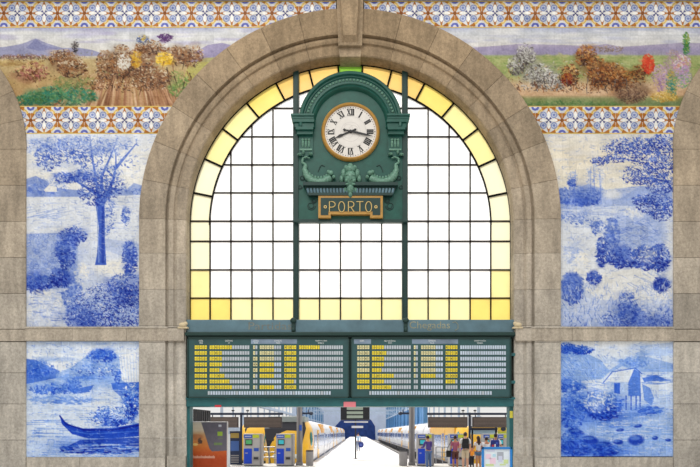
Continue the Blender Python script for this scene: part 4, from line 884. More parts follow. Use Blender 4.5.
shed_wall(11, 41, 220, 11, 'wall_right', (3.2, 6.4, 10.5), 3, 84)
# lattice girders across the shed
for yy in (130, 165, 200):
    mb = MB(); z0 = 1.8 + (432 - 414) / S(yy); z1 = z0 + .9
    for z in (z0, z1): mb.box((-12.4, yy - .1, z - .08), (10.9, yy + .1, z + .08))
    for i in range(23):
        xa = -12.4 + i * 1.0067; mb.tube([(xa, yy, z0 if i % 2 else z1), (xa + 1.0067, yy, z1 if i % 2 else z0)], .05, 5)
    struct('trim_9', mb, SHW)

# ------------------------------------------------------------------ columns and hanging display boards
GREYS = mat('grey_column', (150, 148, 150), .45, noise=.12, nscale=3); NAVYP = mat('navy_steel', (44, 52, 72), .45); BRN = mat('brown_screen', (78, 68, 66), .5, noise=.15, nscale=4); BRNL = mat('brown_screen_line', (128, 116, 108), .5); DARK = mat('dark_grey', (52, 52, 56), .5)
BLUE = mat('machine_blue', (26, 72, 206), .4); SIGNB = mat('sign_blue', (48, 92, 190), .45); YG = mat('yellow_green', (196, 206, 60), .45); MGREY = mat('machine_grey', (182, 180, 180), .45, noise=.08, nscale=4); MSIDE = mat('machine_side', (146, 144, 148), .45); TEALS = mat('teal_screen', (60, 176, 190), .3, emit=.25); GREENS = mat('green_screen', (84, 170, 110), .3, emit=.15)
CYY = 18.6
def column(px0, px1, label, blue, side):
    a = P(px0, 460, CYY); b_ = P(px1, 460, CYY); cx = (a.x + b_.x)/2; w = (b_.x - a.x)/2
    r = empty('steel_column', (cx, CYY, 0), label, 'column')
    m = MB(); m.box((cx - w, CYY - .12, .0), (cx - w*.35, CYY + .12, 9)); m.box((cx + w*.35, CYY - .12, 0), (cx + w, CYY + .12, 9)); m.box((cx - w*.4, CYY - .06, 0), (cx + w*.4, CYY + .06, 9), 1); m.build('shaft', [GREYS, MSIDE], r)
    m = MB(); m.box((cx - w*1.25, CYY - .17, 0), (cx + w*1.25, CYY + .17, .18), 0, None, .02); m.build('foot', GREYS, r)
    m = MB(); zb = P(0, 413.4, CYY).z; m.box((cx, CYY - .04, zb - .05), (cx + side*.62, CYY + .04, zb + .05)); m.ell((cx + side*.62, CYY, zb), (.12, .1, .1)); m.box((cx + side*.45, CYY - .03, zb + .05), (cx + side*.5, CYY + .03, zb + .22)); m.build('bracket_arm', NAVYP, r)
    if blue:
        m = MB(); m.pbox(299.6, 425, 302, 430.6, CYY - .15, CYY - .12, Yref=CYY); m.build('blue_plaque', SIGNB, r)
column(296.8, 302.2, 'grey steel column left of the platform, with blue plaque', True, 1)
column(409, 414.6, 'grey steel column right of the platform, beside the bin', False, -1)
DY = 19.2
def board_stand(post, rail, boards, lamps, label, pale):
    p = P(post, 465, DY); r = empty('display_stand', (p.x, DY, 0), label, 'display stand')
    m = MB(); zt = P(0, 412.6, DY).z; m.box((p.x - .055, DY - .05, 0), (p.x + .055, DY + .05, zt)); m.box((p.x - .2, DY - .15, 0), (p.x + .2, DY + .15, .03)); m.build('post', NAVYP if not pale else NAVYP, r)
    if pale: m = MB(); m.pbox(467.2, 416, 468.4, 426, DY - .07, DY + .05, Yref=DY); m.pbox(470.8, 416, 472, 426, DY - .07, DY + .05, Yref=DY); m.build('hanger_strap', mat('pale_steel', (214, 218, 226), .4), r)
    m = MB(); m.pbox(rail[0], 412.8, rail[1], 415, DY - .06, DY + .06, Yref=DY); m.build('rail', NAVYP, r)
    for x0, x1 in boards:
        m = MB(); m.pbox(x0, 417, x1, 427.6, DY - .12, DY + .1, 0, Yref=DY, bev=.015)
        for i in range(7): m.pbox(x0 + .8, 418 + i*1.32, x1 - .8, 418.5 + i*1.32, DY - .125, DY - .11, 1, Yref=DY)
        bdy = m.build('display_board', [BRN, BRNL], r)
        m = MB()
        for x in (x0 + 3, x1 - 3): m.pbox(x - .4, 414.6, x + .4, 417.4, DY - .03, DY + .03, Yref=DY)
        m.build('hanger', NAVYP, bdy)
    for x in lamps:
        m = MB(); q = P(x, 410.6, DY); m.ell((q.x, DY, q.z), (.09, .07, .05)); m.box((q.x - .015, DY - .015, P(0, 413, DY).z), (q.x + .015, DY + .015, q.z)); m.build('lamp', DARK, r, True)
board_stand(241.2, (206, 283), ((209.6, 238.4), (244.2, 282)), (233, 247.6), 'dark post carrying two brown display boards, left of the platform', False)
board_stand(469.6, (427, 511), ((428, 467), (472.4, 508.4)), (463, 475), 'dark post carrying two brown display boards, right of the platform', True)
# platform information screen
q = P(355.6, 459, 26.7); r = empty('platform_screen', (q.x, 26.7, 0), 'black platform screen box on slim post, showing three pale lines', 'information screen')
m = MB(); m.box((q.x - .05, 26.65, 0), (q.x + .05, 26.75, P(0, 419, 26.7).z)); m.box((q.x - .16, 26.55, 0), (q.x + .16, 26.85, .03)); m.build('post', DARK, r)
m = MB(); m.pbox(340.6, 404, 369.6, 420, 26.4, 26.95, Yref=26.4, bev=.03); cab = m.build('cabinet', mat('black_cabinet', (34, 36, 44), .4), r)
for y in (407.2, 411.4, 415.4): m = MB(); m.pbox(346.8, y, 363, y + 2.7, 26.385, 26.42, Yref=26.4); m.build('light_row', mat('screen_line', (156, 170, 160), .4), cab)
m = MB(); m.pbox(344, 421.2, 368, 422.6, 26.55, 26.85, Yref=26.6); m.build('lower_shelf', mat('pale_steel', (214, 218, 226), .4), r)
m = MB(); m.pbox(351.6, 425.8, 363.2, 428, 26.55, 26.64, Yref=26.55); m.build('track_sign', mat('pale_steel', (214, 218, 226), .4), r)

# ------------------------------------------------------------------ ticket machines and bins
MY = 18.0
def machine(px0, px1, label, scr):
    a = P(px0, 466, MY); b_ = P(px1, 466, MY); x0, x1 = a.x, b_.x; W_ = x1 - x0; H = 1.71
    r = empty('ticket_machine', ((x0+x1)/2, MY, 0), label, 'ticket machine', group='ticket machines on the concourse')
    m = MB(); m.box((x0, MY, .04), (x1, MY + .7, H), 0, None, .025); m.box((x0 + .03, MY + .04, 0), (x1 - .03, MY + .66, .06), 1); m.build('housing', [MGREY, DARK], r)
    sw = W_ * .86
    m = MB(); m.box((x0 + .03, MY - .035, H - .22), (x0 + sw*.56, MY + .01, H - .06)); hs = m.build('blue_header', SIGNB, r)
    m = MB(); m.box((x0 + .08, MY - .037, H - .155), (x0 + sw*.5, MY - .034, H - .12)); m.build('header_line', mat('pale_steel', (214, 218, 226), .4), hs)
    m = MB(); m.box((x0 + sw*.58, MY - .035, H - .22), (x0 + sw*.97, MY + .01, H - .05)); m.build('yellow_header', YG, r)
    m = MB(); m.box((x0 + .1, MY - .03, H - .62), (x0 + sw*.56, MY + .01, H - .3), 0, None, .01); bz = m.build('screen_bezel', DARK, r)
    m = MB(); m.box((x0 + .14, MY - .035, H - .55), (x0 + sw*.52, MY - .02, H - .34)); m.build('screen', TEALS if scr else GREENS, bz)
    m = MB(); m.box((x0 + .03, MY - .02, .12), (x0 + sw*.53, MY + .01, .92), 0, None, .008); bp = m.build('blue_door', BLUE, r)
    m = MB(); m.box((x0 + .1, MY - .03, .66), (x0 + sw*.28, MY - .015, .7)); m.build('handle', MGREY, bp)
    m = MB(); m.box((x0 + sw*.66, MY - .025, .78), (x0 + sw*.96, MY + .01, .95)); m.build('card_panel', SIGNB, r)
    m = MB(); m.box((x0 + sw*.62, MY - .03, .3), (x0 + sw*.97, MY + .01, .5), 0, None, .01); m.box((x0 + sw*.66, MY - .033, .35), (x0 + sw*.93, MY - .025, .46), 1); m.build('ticket_tray', [MSIDE, DARK], r)
    m = MB(); m.box((x0 + sw*1.02, MY - .012, .06), (x1 - .015, MY + .01, H - .03)); m.build('side_trim', MSIDE, r)
machine(243.4, 262, 'grey and blue ticket machine with green screen, between poster and yellow train', False)
machine(276, 293.6, 'grey and blue ticket machine with teal screen, just left of the left column', True)
machine(417.4, 434.2, 'grey and blue ticket machine in front of the person in purple', True)
machine(449.6, 466.4, 'grey ticket machine in front of the person in mauve', True)
machine(483, 496.4, 'grey ticket machine behind the blue framed stand, left of the pair', True)
machine(497.4, 509.6, 'grey ticket machine behind the blue framed stand, nearest the door post', True)
def bin_(px0, px1, label):
    a = P(px0, 464.5, MY + .2); b_ = P(px1, 464.5, MY + .2); cx = (a.x+b_.x)/2; R = (b_.x-a.x)/2; y = MY + .2
    r = empty('litter_bin', (cx, y, 0), label, 'litter bin', group='litter bins')
    m = MB(); m.lathe((cx, y, 0), [(0, .0), (R*.9, 0), (R, .04), (R, .74), (R*.96, .78), (R*.86, .78), (R*.84, .5), (0, .5)], 20); m.build('drum', GREYS, r, True)
    m = MB(); m.lathe((cx, y, .78), [(R*.98, -.02), (R*1.04, .0), (R*1.0, .05), (R*.7, .05), (R*.66, -.03)], 20); m.build('rim', DARK, r, True)
    m = MB(); m.lathe((cx, y, .7), [(R*.8, -.1), (R*.84, .1), (R*.5, .09), (0, .04)], 14); m.build('bin_bag', BLACK, r, True)
bin_(306, 313.4, 'grey cylindrical litter bin by the left column and train nose')
bin_(399, 407.4, 'grey cylindrical litter bin left of the right column')

# ------------------------------------------------------------------ trains
TW = mat('train_white', (222, 222, 226), .3, noise=.05, nscale=1); TY = mat('train_yellow', (240, 186, 44), .3, noise=.06, nscale=1.4); TGL = mat('train_glass', (92, 122, 172), .15, noise=.3, nscale=1.2); TD = mat('train_dark', (44, 44, 52), .6); TOR = mat('train_orange', (238, 176, 70), .35); TRD = mat('train_red', (206, 84, 50), .4); TGT = mat('teal_glass', (40, 120, 120), .15)
SEC = [(-1.2, -.35), (-1.42, -.2), (-1.45, .5), (-1.45, 1.5), (-1.38, 2.0), (-1.15, 2.42), (-.75, 2.62), (0, 2.7)]
SEC = SEC + [(-x, z) for x, z in SEC[-2::-1]]
def train(cx, y0, cars, label, yd, dark_front):
    r = empty('commuter_train', (cx, y0, -1.0), label, 'train', group='commuter trains')
    CL = 22.0
    def sect(y, sw, z0, z1):
        return [(cx + x*sw, y, z0 + (z + .35) / 3.05 * (z1 - z0)) for x, z in SEC]
    # nose: raked yellow cab
    m = MB(); n = len(SEC); st = [(0, .62, -.25, 1.15), (.25, .78, -.32, 1.55), (.7, .9, -.35, 2.1), (1.3, .97, -.35, 2.5), (2.0, 1.0, -.35, 2.68), (3.0, 1.0, -.35, 2.7)]
    vs = []
    for dy, sw, z0, z1 in st: vs += sect(y0 + dy, sw, z0, z1)
    fs = [[i*n + k, i*n + k+1, (i+1)*n + k+1, (i+1)*n + k] for i in range(len(st)-1) for k in range(n-1)] + [[i*n + n-1, i*n, (i+1)*n, (i+1)*n + n-1] for i in range(len(st)-1)] + [list(range(n))]
    m.add(vs, fs); nose = m.build('nose', TY, r, True)
    # windscreen following the rake
    m = MB(); m.add([(cx-.62, y0+.1, 1.15), (cx+.62, y0+.1, 1.15), (cx+.86, y0+.68, 2.0), (cx+.7, y0+1.15, 2.45), (cx-.7, y0+1.15, 2.45), (cx-.86, y0+.68, 2.0)], [[0,1,2,5], [5,2,3,4]])
    m.build('windscreen', TD, nose)
    if dark_front:  # dark panel and grey cowl over the yellow nose
        m = MB(); w_ = st; m.add([(cx-.95, y0-.02, -.2), (cx+.8, y0-.02, -.2), (cx+1.0, y0+.2, 1.3), (cx+1.15, y0+.66, 2.0), (cx+1.0, y0+1.2, 2.5), (cx-1.2, y0+1.2, 2.5), (cx-1.35, y0+.5, 2.0), (cx-1.2, y0+.15, 1.3)], [[0,1,2,7], [7,2,3,6], [6,3,4,5]]); m.build('dark_front_panel', TD, nose)
        m = MB(); m.box((cx-1.2, y0+1.0, 2.4), (cx+1.05, y0+4, 2.76), 0, None, .05); m.build('roof_cowl', mat('cowl_grey', (150, 160, 160), .5), nose)
    m = MB(); m.box((cx-.32, y0-.05, -.1), (cx+.32, y0+.2, 1.1), 0, None, .04); m.build('gangway_door', TD, nose)
    for s in (-1, 1):
        m = MB(); m.ell((cx + s*.62, y0 + .02, .35), (.2, .1, .14)); m.build('headlamp', mat('lamp_glass', (236, 236, 226), .2), nose, True)
        m = MB(); m.ell((cx + s*1.38, y0 + 1.55, 1.35), (.12, .5, .48)); m.build('cab_window', TGT, nose, True)
    m = MB(); m.box((cx-1.15, y0+.05, -.75), (cx+1.15, y0+.5, -.3), 0, None, .05); m.tube([(cx, y0-.35, -.55), (cx, y0+.2, -.55)], .1, 8); m.build('coupler', TD, nose)
    for c in range(cars):
        ya = y0 + (3.0 if c == 0 else c*CL + .25); yb = y0 + (c+1)*CL - .25
        m = MB(); A, B2 = sect(ya, 1, -.35, 2.7), sect(yb, 1, -.35, 2.7); m.add(A + B2, [[k, k+1, n+k+1, n+k] for k in range(n-1)] + [[n-1, 0, n, 2*n-1], list(range(n)), list(range(2*n-1, n-1, -1))]); body = m.build('carriage', TW, r, True)
        if c < cars - 1: m = MB(); m.box((cx-1.1, yb, -.3), (cx+1.1, yb+.5, 2.3)); m.build('gangway', TD, body)
        m = MB(); m.box((cx-1.2, ya+.6, -.85), (cx+1.2, yb-.6, -.35)); m.build('underframe', TD, body)
        for by in (ya+3, yb-3):
            m = MB()
            for dy in (-.9, .9):
                for s in (-1, 1): m.tube([(cx+s*.68, by+dy, -.6), (cx+s*.82, by+dy, -.6)], .38, 14)
            m.box((cx-1.0, by-1.4, -.75), (cx-.86, by+1.4, -.45)); m.box((cx+.86, by-1.4, -.75), (cx+1.0, by+1.4, -.45)); m.build('bogie', TD, body)
        for s in (-1, 1):
            m = MB(); m.box((cx+s*1.44, ya+.5, .75), (cx+s*1.462, yb-.4, 1.6)); m.build('window_band', TGL, body)
            m = MB(); m.box((cx+s*1.44, ya+.2, -.12), (cx+s*1.463, yb-.2, .06)); m.build('skirt_stripe', mat('stripe_grey', (150, 154, 170), .4), body)
            for k, dy in enumerate((.26, .74)):
                yy = ya + (yb-ya)*dy
                m = MB(); m.box((cx+s*1.44, yy-.85, -.2), (cx+s*1.475, yy+.85, 1.95), 0, None, .01); d = m.build('door', TY if (c + k) % 2 == 0 else TW, body)
                m = MB(); m.box((cx+s*1.46, yy-.6, .6), (cx+s*1.482, yy-.08, 1.7)); m.box((cx+s*1.46, yy+.08, .6), (cx+s*1.482, yy+.6, 1.7)); m.build('door_window', TGL, d)
            for yq in (ya+9,):
                m = MB(); m.box((cx+s*1.2, yq, 1.75), (cx+s*1.452, yq+4.5, 2.1)); m.box((cx+s*1.1, yq, 2.05), (cx+s*1.36, yq+4.5, 2.42)); m.build('yellow_panel', TOR, body)
            if c == 0 and cx > 0: m = MB(); m.box((cx+s*1.3, ya-.4, 1.5), (cx+s*1.458, ya+12, 2.12)); m.box((cx+s*1.1, ya-.4, 2.05), (cx+s*1.37, ya+12, 2.44)); m.build('yellow_flank', TY, body)
    return r
train(-4.05, 22.0, 5, 'white commuter train with yellow nose along the left platform edge', .3, 1)
train(-7.15, 30.0, 3, 'commuter train with yellow nose between the two left ticket machines', .3, 0)
train(7.75, 21.6, 7, 'long white and yellow commuter train beyond the track right of platform', .3, 0)
# dark blue kiosk cabinet behind the poster
r = empty('timetable_kiosk', P(235, 466, 19.6), 'dark blue kiosk cabinet left of the leftmost ticket machine', 'kiosk'); r.location.z = 0
m = MB(); m.pbox(229.6, 431, 240, 466.2, 19.5, 20.1, Yref=19.5, bev=.02); m.build('cabinet', mat('kiosk_navy', (40, 52, 84), .4), r)
m = MB(); m.pbox(230.6, 433, 239, 438, 19.47, 19.51, Yref=19.5); m.build('yellow_panel', mat('kiosk_tan', (176, 150, 78), .5), r)
m = MB(); m.pbox(230.6, 441, 239, 451, 19.47, 19.51, Yref=19.5); m.build('blue_panel', mat('kiosk_blue', (70, 104, 170), .4), r)
m = MB()
for i in range(4): m.pbox(230.8, 455 + i*2.2, 238.8, 456.2 + i*2.2, 19.47, 19.51, Yref=19.5)
m.build('grille', MSIDE, r)
m = MB(); m.pbox(227, 434, 229.8, 467, 17.0, 17.1, Yref=17.0); o = m.build('upright_sign', mat('pale_notice', (214, 220, 228), .4), None); tag(o, 'narrow white upright sign beside the right edge of the brown poster', 'sign')
# far barrier rails seen between the machines
def barrier(x0, x1, y, zt, label):
    m = MB()
    for z in (zt*.4, zt*.7, zt): m.tube([(x0, y, z), (x1, y, z)], .025, 6)
    for x in (x0, (x0+x1)/2, x1): m.tube([(x, y, 0), (x, y, zt)], .03, 6)
    tag(m.build('barrier_rail', mat('barrier_grey', (150, 156, 166), .4, metal=.3), None), label, 'railing')
barrier(P(263, 460, 20.2).x, P(275, 460, 20.2).x, 20.2, .95, 'low grey railing between the two left ticket machines')
barrier(P(436, 460, 20.2).x, P(449, 460, 20.2).x, 20.2, .95, 'low grey railing between the purple and mauve dressed people')
# hanging fascia and advertisement at far right
m = MB(); m.pbox(470.6, 427.8, 497.5, 430.2, 19.9, 20.1, 0, Yref=19.9); m.pbox(471.4, 430.2, 497, 434.4, 19.95, 20.08, 1, Yref=19.9); m.box((P(471.6, 460, 19.9).x, 19.95, 0), (P(473.4, 460, 19.9).x, 20.05, 1.9), 0); m.box((P(495.2, 460, 19.9).x, 19.95, 0), (P(497, 460, 19.9).x, 20.05, 1.9), 0)
tag(m.build('canopy_frame', [NAVYP, mat('pale_fascia', (176, 206, 226), .4)], None), 'navy frame with pale blue fascia under the far right display board', 'canopy')
r = empty('advert_panel', P(503, 465, 20.2), 'yellow and white advertisement panel with navy blob, right by the door post', 'advertisement'); r.location.z = 0
m = MB(); m.box((P(497.5, 460, 20.2).x, 20.2, 0), (P(509.6, 460, 20.2).x, 20.3, P(0, 426.6, 20.2).z)); m.build('board', mat('ad_white', (232, 234, 226), .5), r)
m = MB(); m.pbox(497.6, 427, 509.4, 431.6, 20.18, 20.2, 0, Yref=20.2); m.pbox(497.6, 431.8, 509.4, 434.6, 20.18, 20.2, 1, Yref=20.2); q = P(503.4, 429, 20.17); m.ell((q.x, q.y, q.z), (.15, .02, .12), 2); m.build('printed_face', [mat('ad_yellow', (238, 208, 70), .5), YG, NAVYP], r)
# folded concertina gate behind the poster
m = MB(); x0, x1 = P(193.2, 450, 1.4).x, P(209.2, 450, 2.6).x
r = empty('folding_gate', ((x0+x1)/2, 2.0, 0), 'dark folded concertina gate with vertical slats above the brown poster', 'gate')
for i in range(9):
    t = i / 8; x = x0 + (x1 - x0)*t; y = 1.5 + 1.1*t; m = MB(); zt = P(0, 409 + 1.6*t, y).z; m.box((x - .012, y - .06, .02), (x + .026, y + .06, zt)); m.build('slat', DARK, r)
m = MB(); m.add([(x0, 1.58, .1), (x1, 2.7, .1), (x1, 2.7, 2.32), (x0, 1.58, 2.35)], [[0, 1, 2, 3]]); m.build('gate_backing', mat('gate_brown', (58, 46, 42), .7), r)
# brown poster totem on the left
PYY = .8
r = empty('poster_totem', P(208, 466, PYY), 'tall brown poster stand with grey panel and green square, inside left doorway', 'poster stand'); r.location.z = 0
m = MB(); a = P(189.6, 421.6, PYY); b_ = P(227.4, 421.6, PYY); m.box((a.x, PYY, .05), (b_.x, PYY + .12, a.z), 0, None, .012); m.box((a.x - .05, PYY - .1, 0), (b_.x + .05, PYY + .22, .05), 1); m.build('frame', [mat('poster_frame', (196, 192, 192), .4), DARK], r)
pt = Paint(190.2, 422.4, 226.8, 512, 2)
pt.vgrad([(422, (206, 196, 184)), (430, (214, 200, 180)), (435, (196, 152, 108)), (440, (202, 138, 84)), (446, (204, 122, 64)), (452, (190, 92, 48)), (460, (170, 72, 40)), (512, (150, 60, 36))])
pt.blob(196, 437, 7, 3, (176, 110, 78), .6); pt.blob(195.4, 444.4, 2.6, 1.2, (236, 206, 130), .9); pt.dabs(200, 441, 1.6, 3, 40, [(96, 74, 66), (70, 60, 60)], .5, 1.1); pt.poly([(200.8, 421), (228, 421), (228, 450.6), (212, 451.4), (209.6, 449)], (104, 100, 112)); pt.poly([(217.4, 431.6), (222.6, 431.6), (222.6, 436), (217.4, 436)], (150, 180, 70)); pt.poly([(218.6, 424.6), (221.6, 424.6), (221.6, 427), (218.6, 427)], (196, 198, 210))
for i in range(7): pt.stroke([(214.6 + i*1.2, 443), (214.6 + i*1.2, 444.8)], .8, .8, (120, 160, 70), .8)
for i in range(4): pt.stroke([(218.6 + i*1.2, 438), (218.6 + i*1.2, 438.8)], .6, .6, (120, 140, 90), .7)
for i in range(22): pt.stroke([(193.4 + i*1.0, 456.4 if i % 4 else 455.8), (193.4 + i*1.0, 458)], .6, .6, (236, 226, 220), .8)
pt.noise(4, 2)
o = pt.build('poster_sheet', None, None, Y=0); 
sc_ = S(0) / S(PYY)
for v in o.data.vertices:                                 # real-size sheet laid onto the stand's face
    v.co = Vector((CAMX + (v.co.x - CAMX) * sc_, PYY - .004, CAMZ + (v.co.z - CAMZ) * sc_))
o.parent = r; o.matrix_parent_inverse = r.matrix_basis.inverted()
# blue framed information stand on the right
IY = -1.2
r = empty('information_stand', P(497, 508, IY), 'bright blue framed stand with pale map sheet in front of right door post', 'information stand'); r.location.z = 0
a = P(482, 447, IY); b_ = P(512.4, 447, IY); zb = .35
BF = mat('stand_blue', (30, 128, 206), .4)
m = MB()
t = .05
m.box((a.x, IY, zb), (a.x + t, IY + .07, a.z), 0, None, .006); m.box((b_.x - t, IY, zb), (b_.x, IY + .07, a.z), 0, None, .006); m.box((a.x, IY, a.z - t), (b_.x, IY + .07, a.z), 0, None, .006); m.box((a.x, IY, zb), (b_.x, IY + .07, zb + t), 0, None, .006); m.build('frame', BF, r)
for x in (a.x + .05, b_.x - .05): m = MB(); m.box((x - .025, IY + .02, .02), (x + .025, IY + .07, zb)); m.box((x - .03, IY - .2, 0), (x + .03, IY + .28, .03)); m.build('leg', BF, r)
m = MB(); m.box((a.x + t, IY + .03, zb + t), (b_.x - t, IY + .06, a.z - t)); sh = m.build('map_sheet', mat('map_paper', (222, 232, 240), .35, noise=.06, nscale=5), r)
m = MB(); MC = [mat('map_pink', (234, 206, 224), .5), mat('map_grey', (168, 174, 186), .5), mat('map_green', (206, 224, 160), .5), mat('map_lilac', (204, 210, 232), .5), mat('map_cyan', (180, 220, 238), .5)]
def mp(x0, y0, x1, y1, mi): m.pbox(x0, y0, x1, y1, IY + .028 - .002*mi, IY + .0295, mi, Yref=IY)
mp(486, 454, 491, 459, 0); mp(490, 458, 496, 464, 0); mp(487, 449.6, 495, 451.6, 3); mp(497.4, 452, 503.8, 460, 1); mp(498.6, 456, 502.6, 462, 3); mp(504, 459.6, 508.4, 463.6, 2); mp(493, 454, 496, 456.6, 4); mp(486, 464, 494, 466, 2); mp(500, 464, 506, 465.4, 2)
m.build('map_print', MC, sh)

# ================================================================== PEOPLE
def skin_mesh(nodes, edges, root, sub=2):
    me = bpy.data.meshes.new('t'); keys = list(nodes); ix = {k: i for i, k in enumerate(keys)}
    me.from_pydata([nodes[k][0] for k in keys], [(ix[a], ix[b]) for a, b in edges], [])
    o = bpy.data.objects.new('t', me); COL.objects.link(o); mod = o.modifiers.new('skin', 'SKIN'); mod.use_smooth_shade = True; mod.branch_smoothing = .4
    if not me.skin_vertices:
        bm = bmesh.new(); bm.from_mesh(me); bm.verts.layers.skin.verify(); bm.to_mesh(me); bm.free()
    sv = me.skin_vertices[0].data
    for k in keys:
        r_ = nodes[k][1]; sv[ix[k]].radius = (r_, r_) if not isinstance(r_, tuple) else r_; sv[ix[k]].use_root = (k == root)
    s2 = o.modifiers.new('sub', 'SUBSURF'); s2.levels = sub; s2.render_levels = sub
    dg = bpy.context.evaluated_depsgraph_get(); out = bpy.data.meshes.new_from_object(o.evaluated_get(dg)); bpy.data.objects.remove(o); bpy.data.meshes.remove(me)
    return out
def mesh_into(mb, me, mi=0):
    mb.add([v.co[:] for v in me.vertices], [list(p.vertices) for p in me.polygons], mi); bpy.data.meshes.remove(me)
SKIN = {'fair': mat('skin_fair', (222, 172, 146), .55), 'tan': mat('skin_tan', (186, 132, 100), .55)}
def person(label, px, feet_y, height, rot, skin, top, bottom, legs, hair, long_hair=False, sleeve=.45, arm_r=(.25, .05), arm_l=(.25, .05), stride=.0, female=False, lean=0.0, shoes=(60, 58, 62)):
    """figure faces +Y before rotation; arm_x = (upper swing forward rad, elbow bend rad)"""
    Y = F * CAMZ / (feet_y - VY) + CAMY; p = P(px, feet_y, Y); k = height / 1.74
    r = empty('person', (p.x, Y, 0), label, 'person'); r.rotation_euler.z = rot
    sh = .185 if not female else .165
    V = lambda x, y, z: Vector((x, y + lean * max(0, z - .9), z))
    n = {'pelvis': (V(0, 0, .95), (.125, .105)), 'waist': (V(0, .005, 1.12), (.12 if not female else .105, .09)), 'chest': (V(0, .005, 1.31), (.135, .105)), 'upchest': (V(0, -.005, 1.42), (.10, .085)), 'neck': (V(0, 0, 1.50), .056), 'skull': (V(0, .015, 1.57), .058)}
    e = [('pelvis', 'waist'), ('waist', 'chest'), ('chest', 'upchest'), ('upchest', 'neck'), ('neck', 'skull')]
    hands = []
    for s, nm, arm in ((1, 'r', arm_r), (-1, 'l', arm_l)):
        up, el = arm; S_ = V(s*sh, -.005, 1.415)
        d1 = Vector((s*.16, math.sin(up), -math.cos(up))).normalized(); E = S_ + d1*.29; d2 = Vector((-s*.02, math.sin(up + el), -math.cos(up + el))).normalized(); Wr = E + d2*.25
        n['sh'+nm] = (S_, .058); n['el'+nm] = (E, .043); n['wr'+nm] = (Wr, .029); n['pa'+nm] = (Wr + d2*.055, .034)
        e += [('upchest', 'sh'+nm), ('sh'+nm, 'el'+nm), ('el'+nm, 'wr'+nm), ('wr'+nm, 'pa'+nm)]; hands.append((Wr, d2, s))
        st = stride * s
        n['hip'+nm] = (V(s*.085, 0, .88), .09); n['kn'+nm] = (Vector((s*.095, .02 + st, .5)), .062); n['ca'+nm] = (Vector((s*.098, -.012 + st*.8, .36)), .058); n['an'+nm] = (Vector((s*.1, -.03 + st*.5, .085)), .037); n['to'+nm] = (Vector((s*.115, .11 + st*.5, .035)), .034)
        e += [('pelvis', 'hip'+nm), ('hip'+nm, 'kn'+nm), ('kn'+nm, 'ca'+nm), ('ca'+nm, 'an'+nm), ('an'+nm, 'to'+nm)]
    sc = lambda nodes: {q: (v[0]*k, tuple(x*k for x in v[1]) if isinstance(v[1], tuple) else v[1]*k) for q, v in nodes.items()}
    mb = MB(); mesh_into(mb, skin_mesh(sc(n), e, 'pelvis'))
    hd = V(0, .02, 1.63)
    mb.ell(tuple((hd + Vector((0, 0, .01)))*k), (.074*k, .092*k, .112*k), 0, None, 16, 12); mb.ell(tuple((hd + Vector((0, .04, -.055)))*k), (.05*k, .05*k, .055*k), 0, None, 12, 8)
    mb.ell(tuple((hd + Vector((0, .098, -.01)))*k), (.013*k, .02*k, .024*k), 0, None, 8, 6)
    for s in (-1, 1): mb.ell(tuple((hd + Vector((s*.075, -.005, -.005)))*k), (.012*k, .02*k, .032*k), 0, None, 8, 6)
    for Wr, d, s in hands:                                # palm + four fingers + thumb
        side = Vector((s, 0, 0)); fwd = d.cross(side).normalized(); side = fwd.cross(d).normalized() * 1
        pc_ = Wr + d*.055
        for i, L in enumerate((.07, .078, .072, .056)):
            b0 = pc_ + d*.035 + fwd*((i - 1.5)*.019); c_ = side*(-s)*.012*s
            mb.tube([b0*k, (b0 + d*L*.5 + c_*.3)*k, (b0 + d*L*.85 + c_*1.4)*k], [.0095*k, .009*k, .007*k], 6)
        t0 = Wr + d*.03 - fwd*.03; mb.tube([t0*k, (t0 + d*.035 - fwd*.025)*k, (t0 + d*.062 - fwd*.028)*k], [.012*k, .0105*k, .008*k], 6)
    mb.build('body', SKIN[skin], r, True)
    m = MB()
    for s in (-1, 1): m.ell(tuple((hd + Vector((s*.03, .088, .012)))*k), (.011*k, .008*k, .008*k), 0, None, 8, 6)
    m.build('eyes', BLACK, r)
    m = MB(); m.ell(tuple((hd + Vector((0, .086, -.057)))*k), (.022*k, .01*k, .007*k), 0, None, 8, 6); m.build('mouth', mat('lips', (176, 96, 92), .5), r)
    # hair cap: crown and back of the head
    m = MB(); vs = []; fs = []; U, Vn = 20, 9
    for j in range(Vn + 1):
        for i in range(U):
            ph = 2*PI*i/U; front = max(0, math.sin(ph)); lim = (2.05 - 1.0*front) if True else 0; th = lim*j/Vn
            vs.append(tuple((hd + Vector((.086*math.sin(th)*math.cos(ph), -.008 + .104*math.sin(th)*math.sin(ph), .016 + .122*math.cos(th))))*k))
    for j in range(Vn):
        for i in range(U): fs.append([j*U+i, j*U+(i+1) % U, (j+1)*U+(i+1) % U, (j+1)*U+i])
    m.add(vs, fs)
    if long_hair:
        m.tube([(hd + Vector((0, -.05, .03)))*k, (hd + Vector((0, -.085, -.09)))*k, (hd + Vector((0, -.1, -.22)))*k, (hd + Vector((0, -.105, -.34)))*k], [.075*k, .085*k, .08*k, .035*k], 12)
    m.build('hair', mat('hair_%d_%d_%d' % hair, hair, .6), r, True)
    # top
    sub = lambda names: {q: n[q] for q in names}
    tn = {'pelvis': (V(0, 0, .93), (.138, .118)), 'waist': (n['waist'][0], (n['waist'][1][0] + .02, .112)), 'chest': (n['chest'][0], (.152, .122)), 'upchest': (n['upchest'][0], (.118, .1)), 'collar': (V(0, 0, 1.475), .072)}
    te = [('pelvis', 'waist'), ('waist', 'chest'), ('chest', 'upchest'), ('upchest', 'collar')]
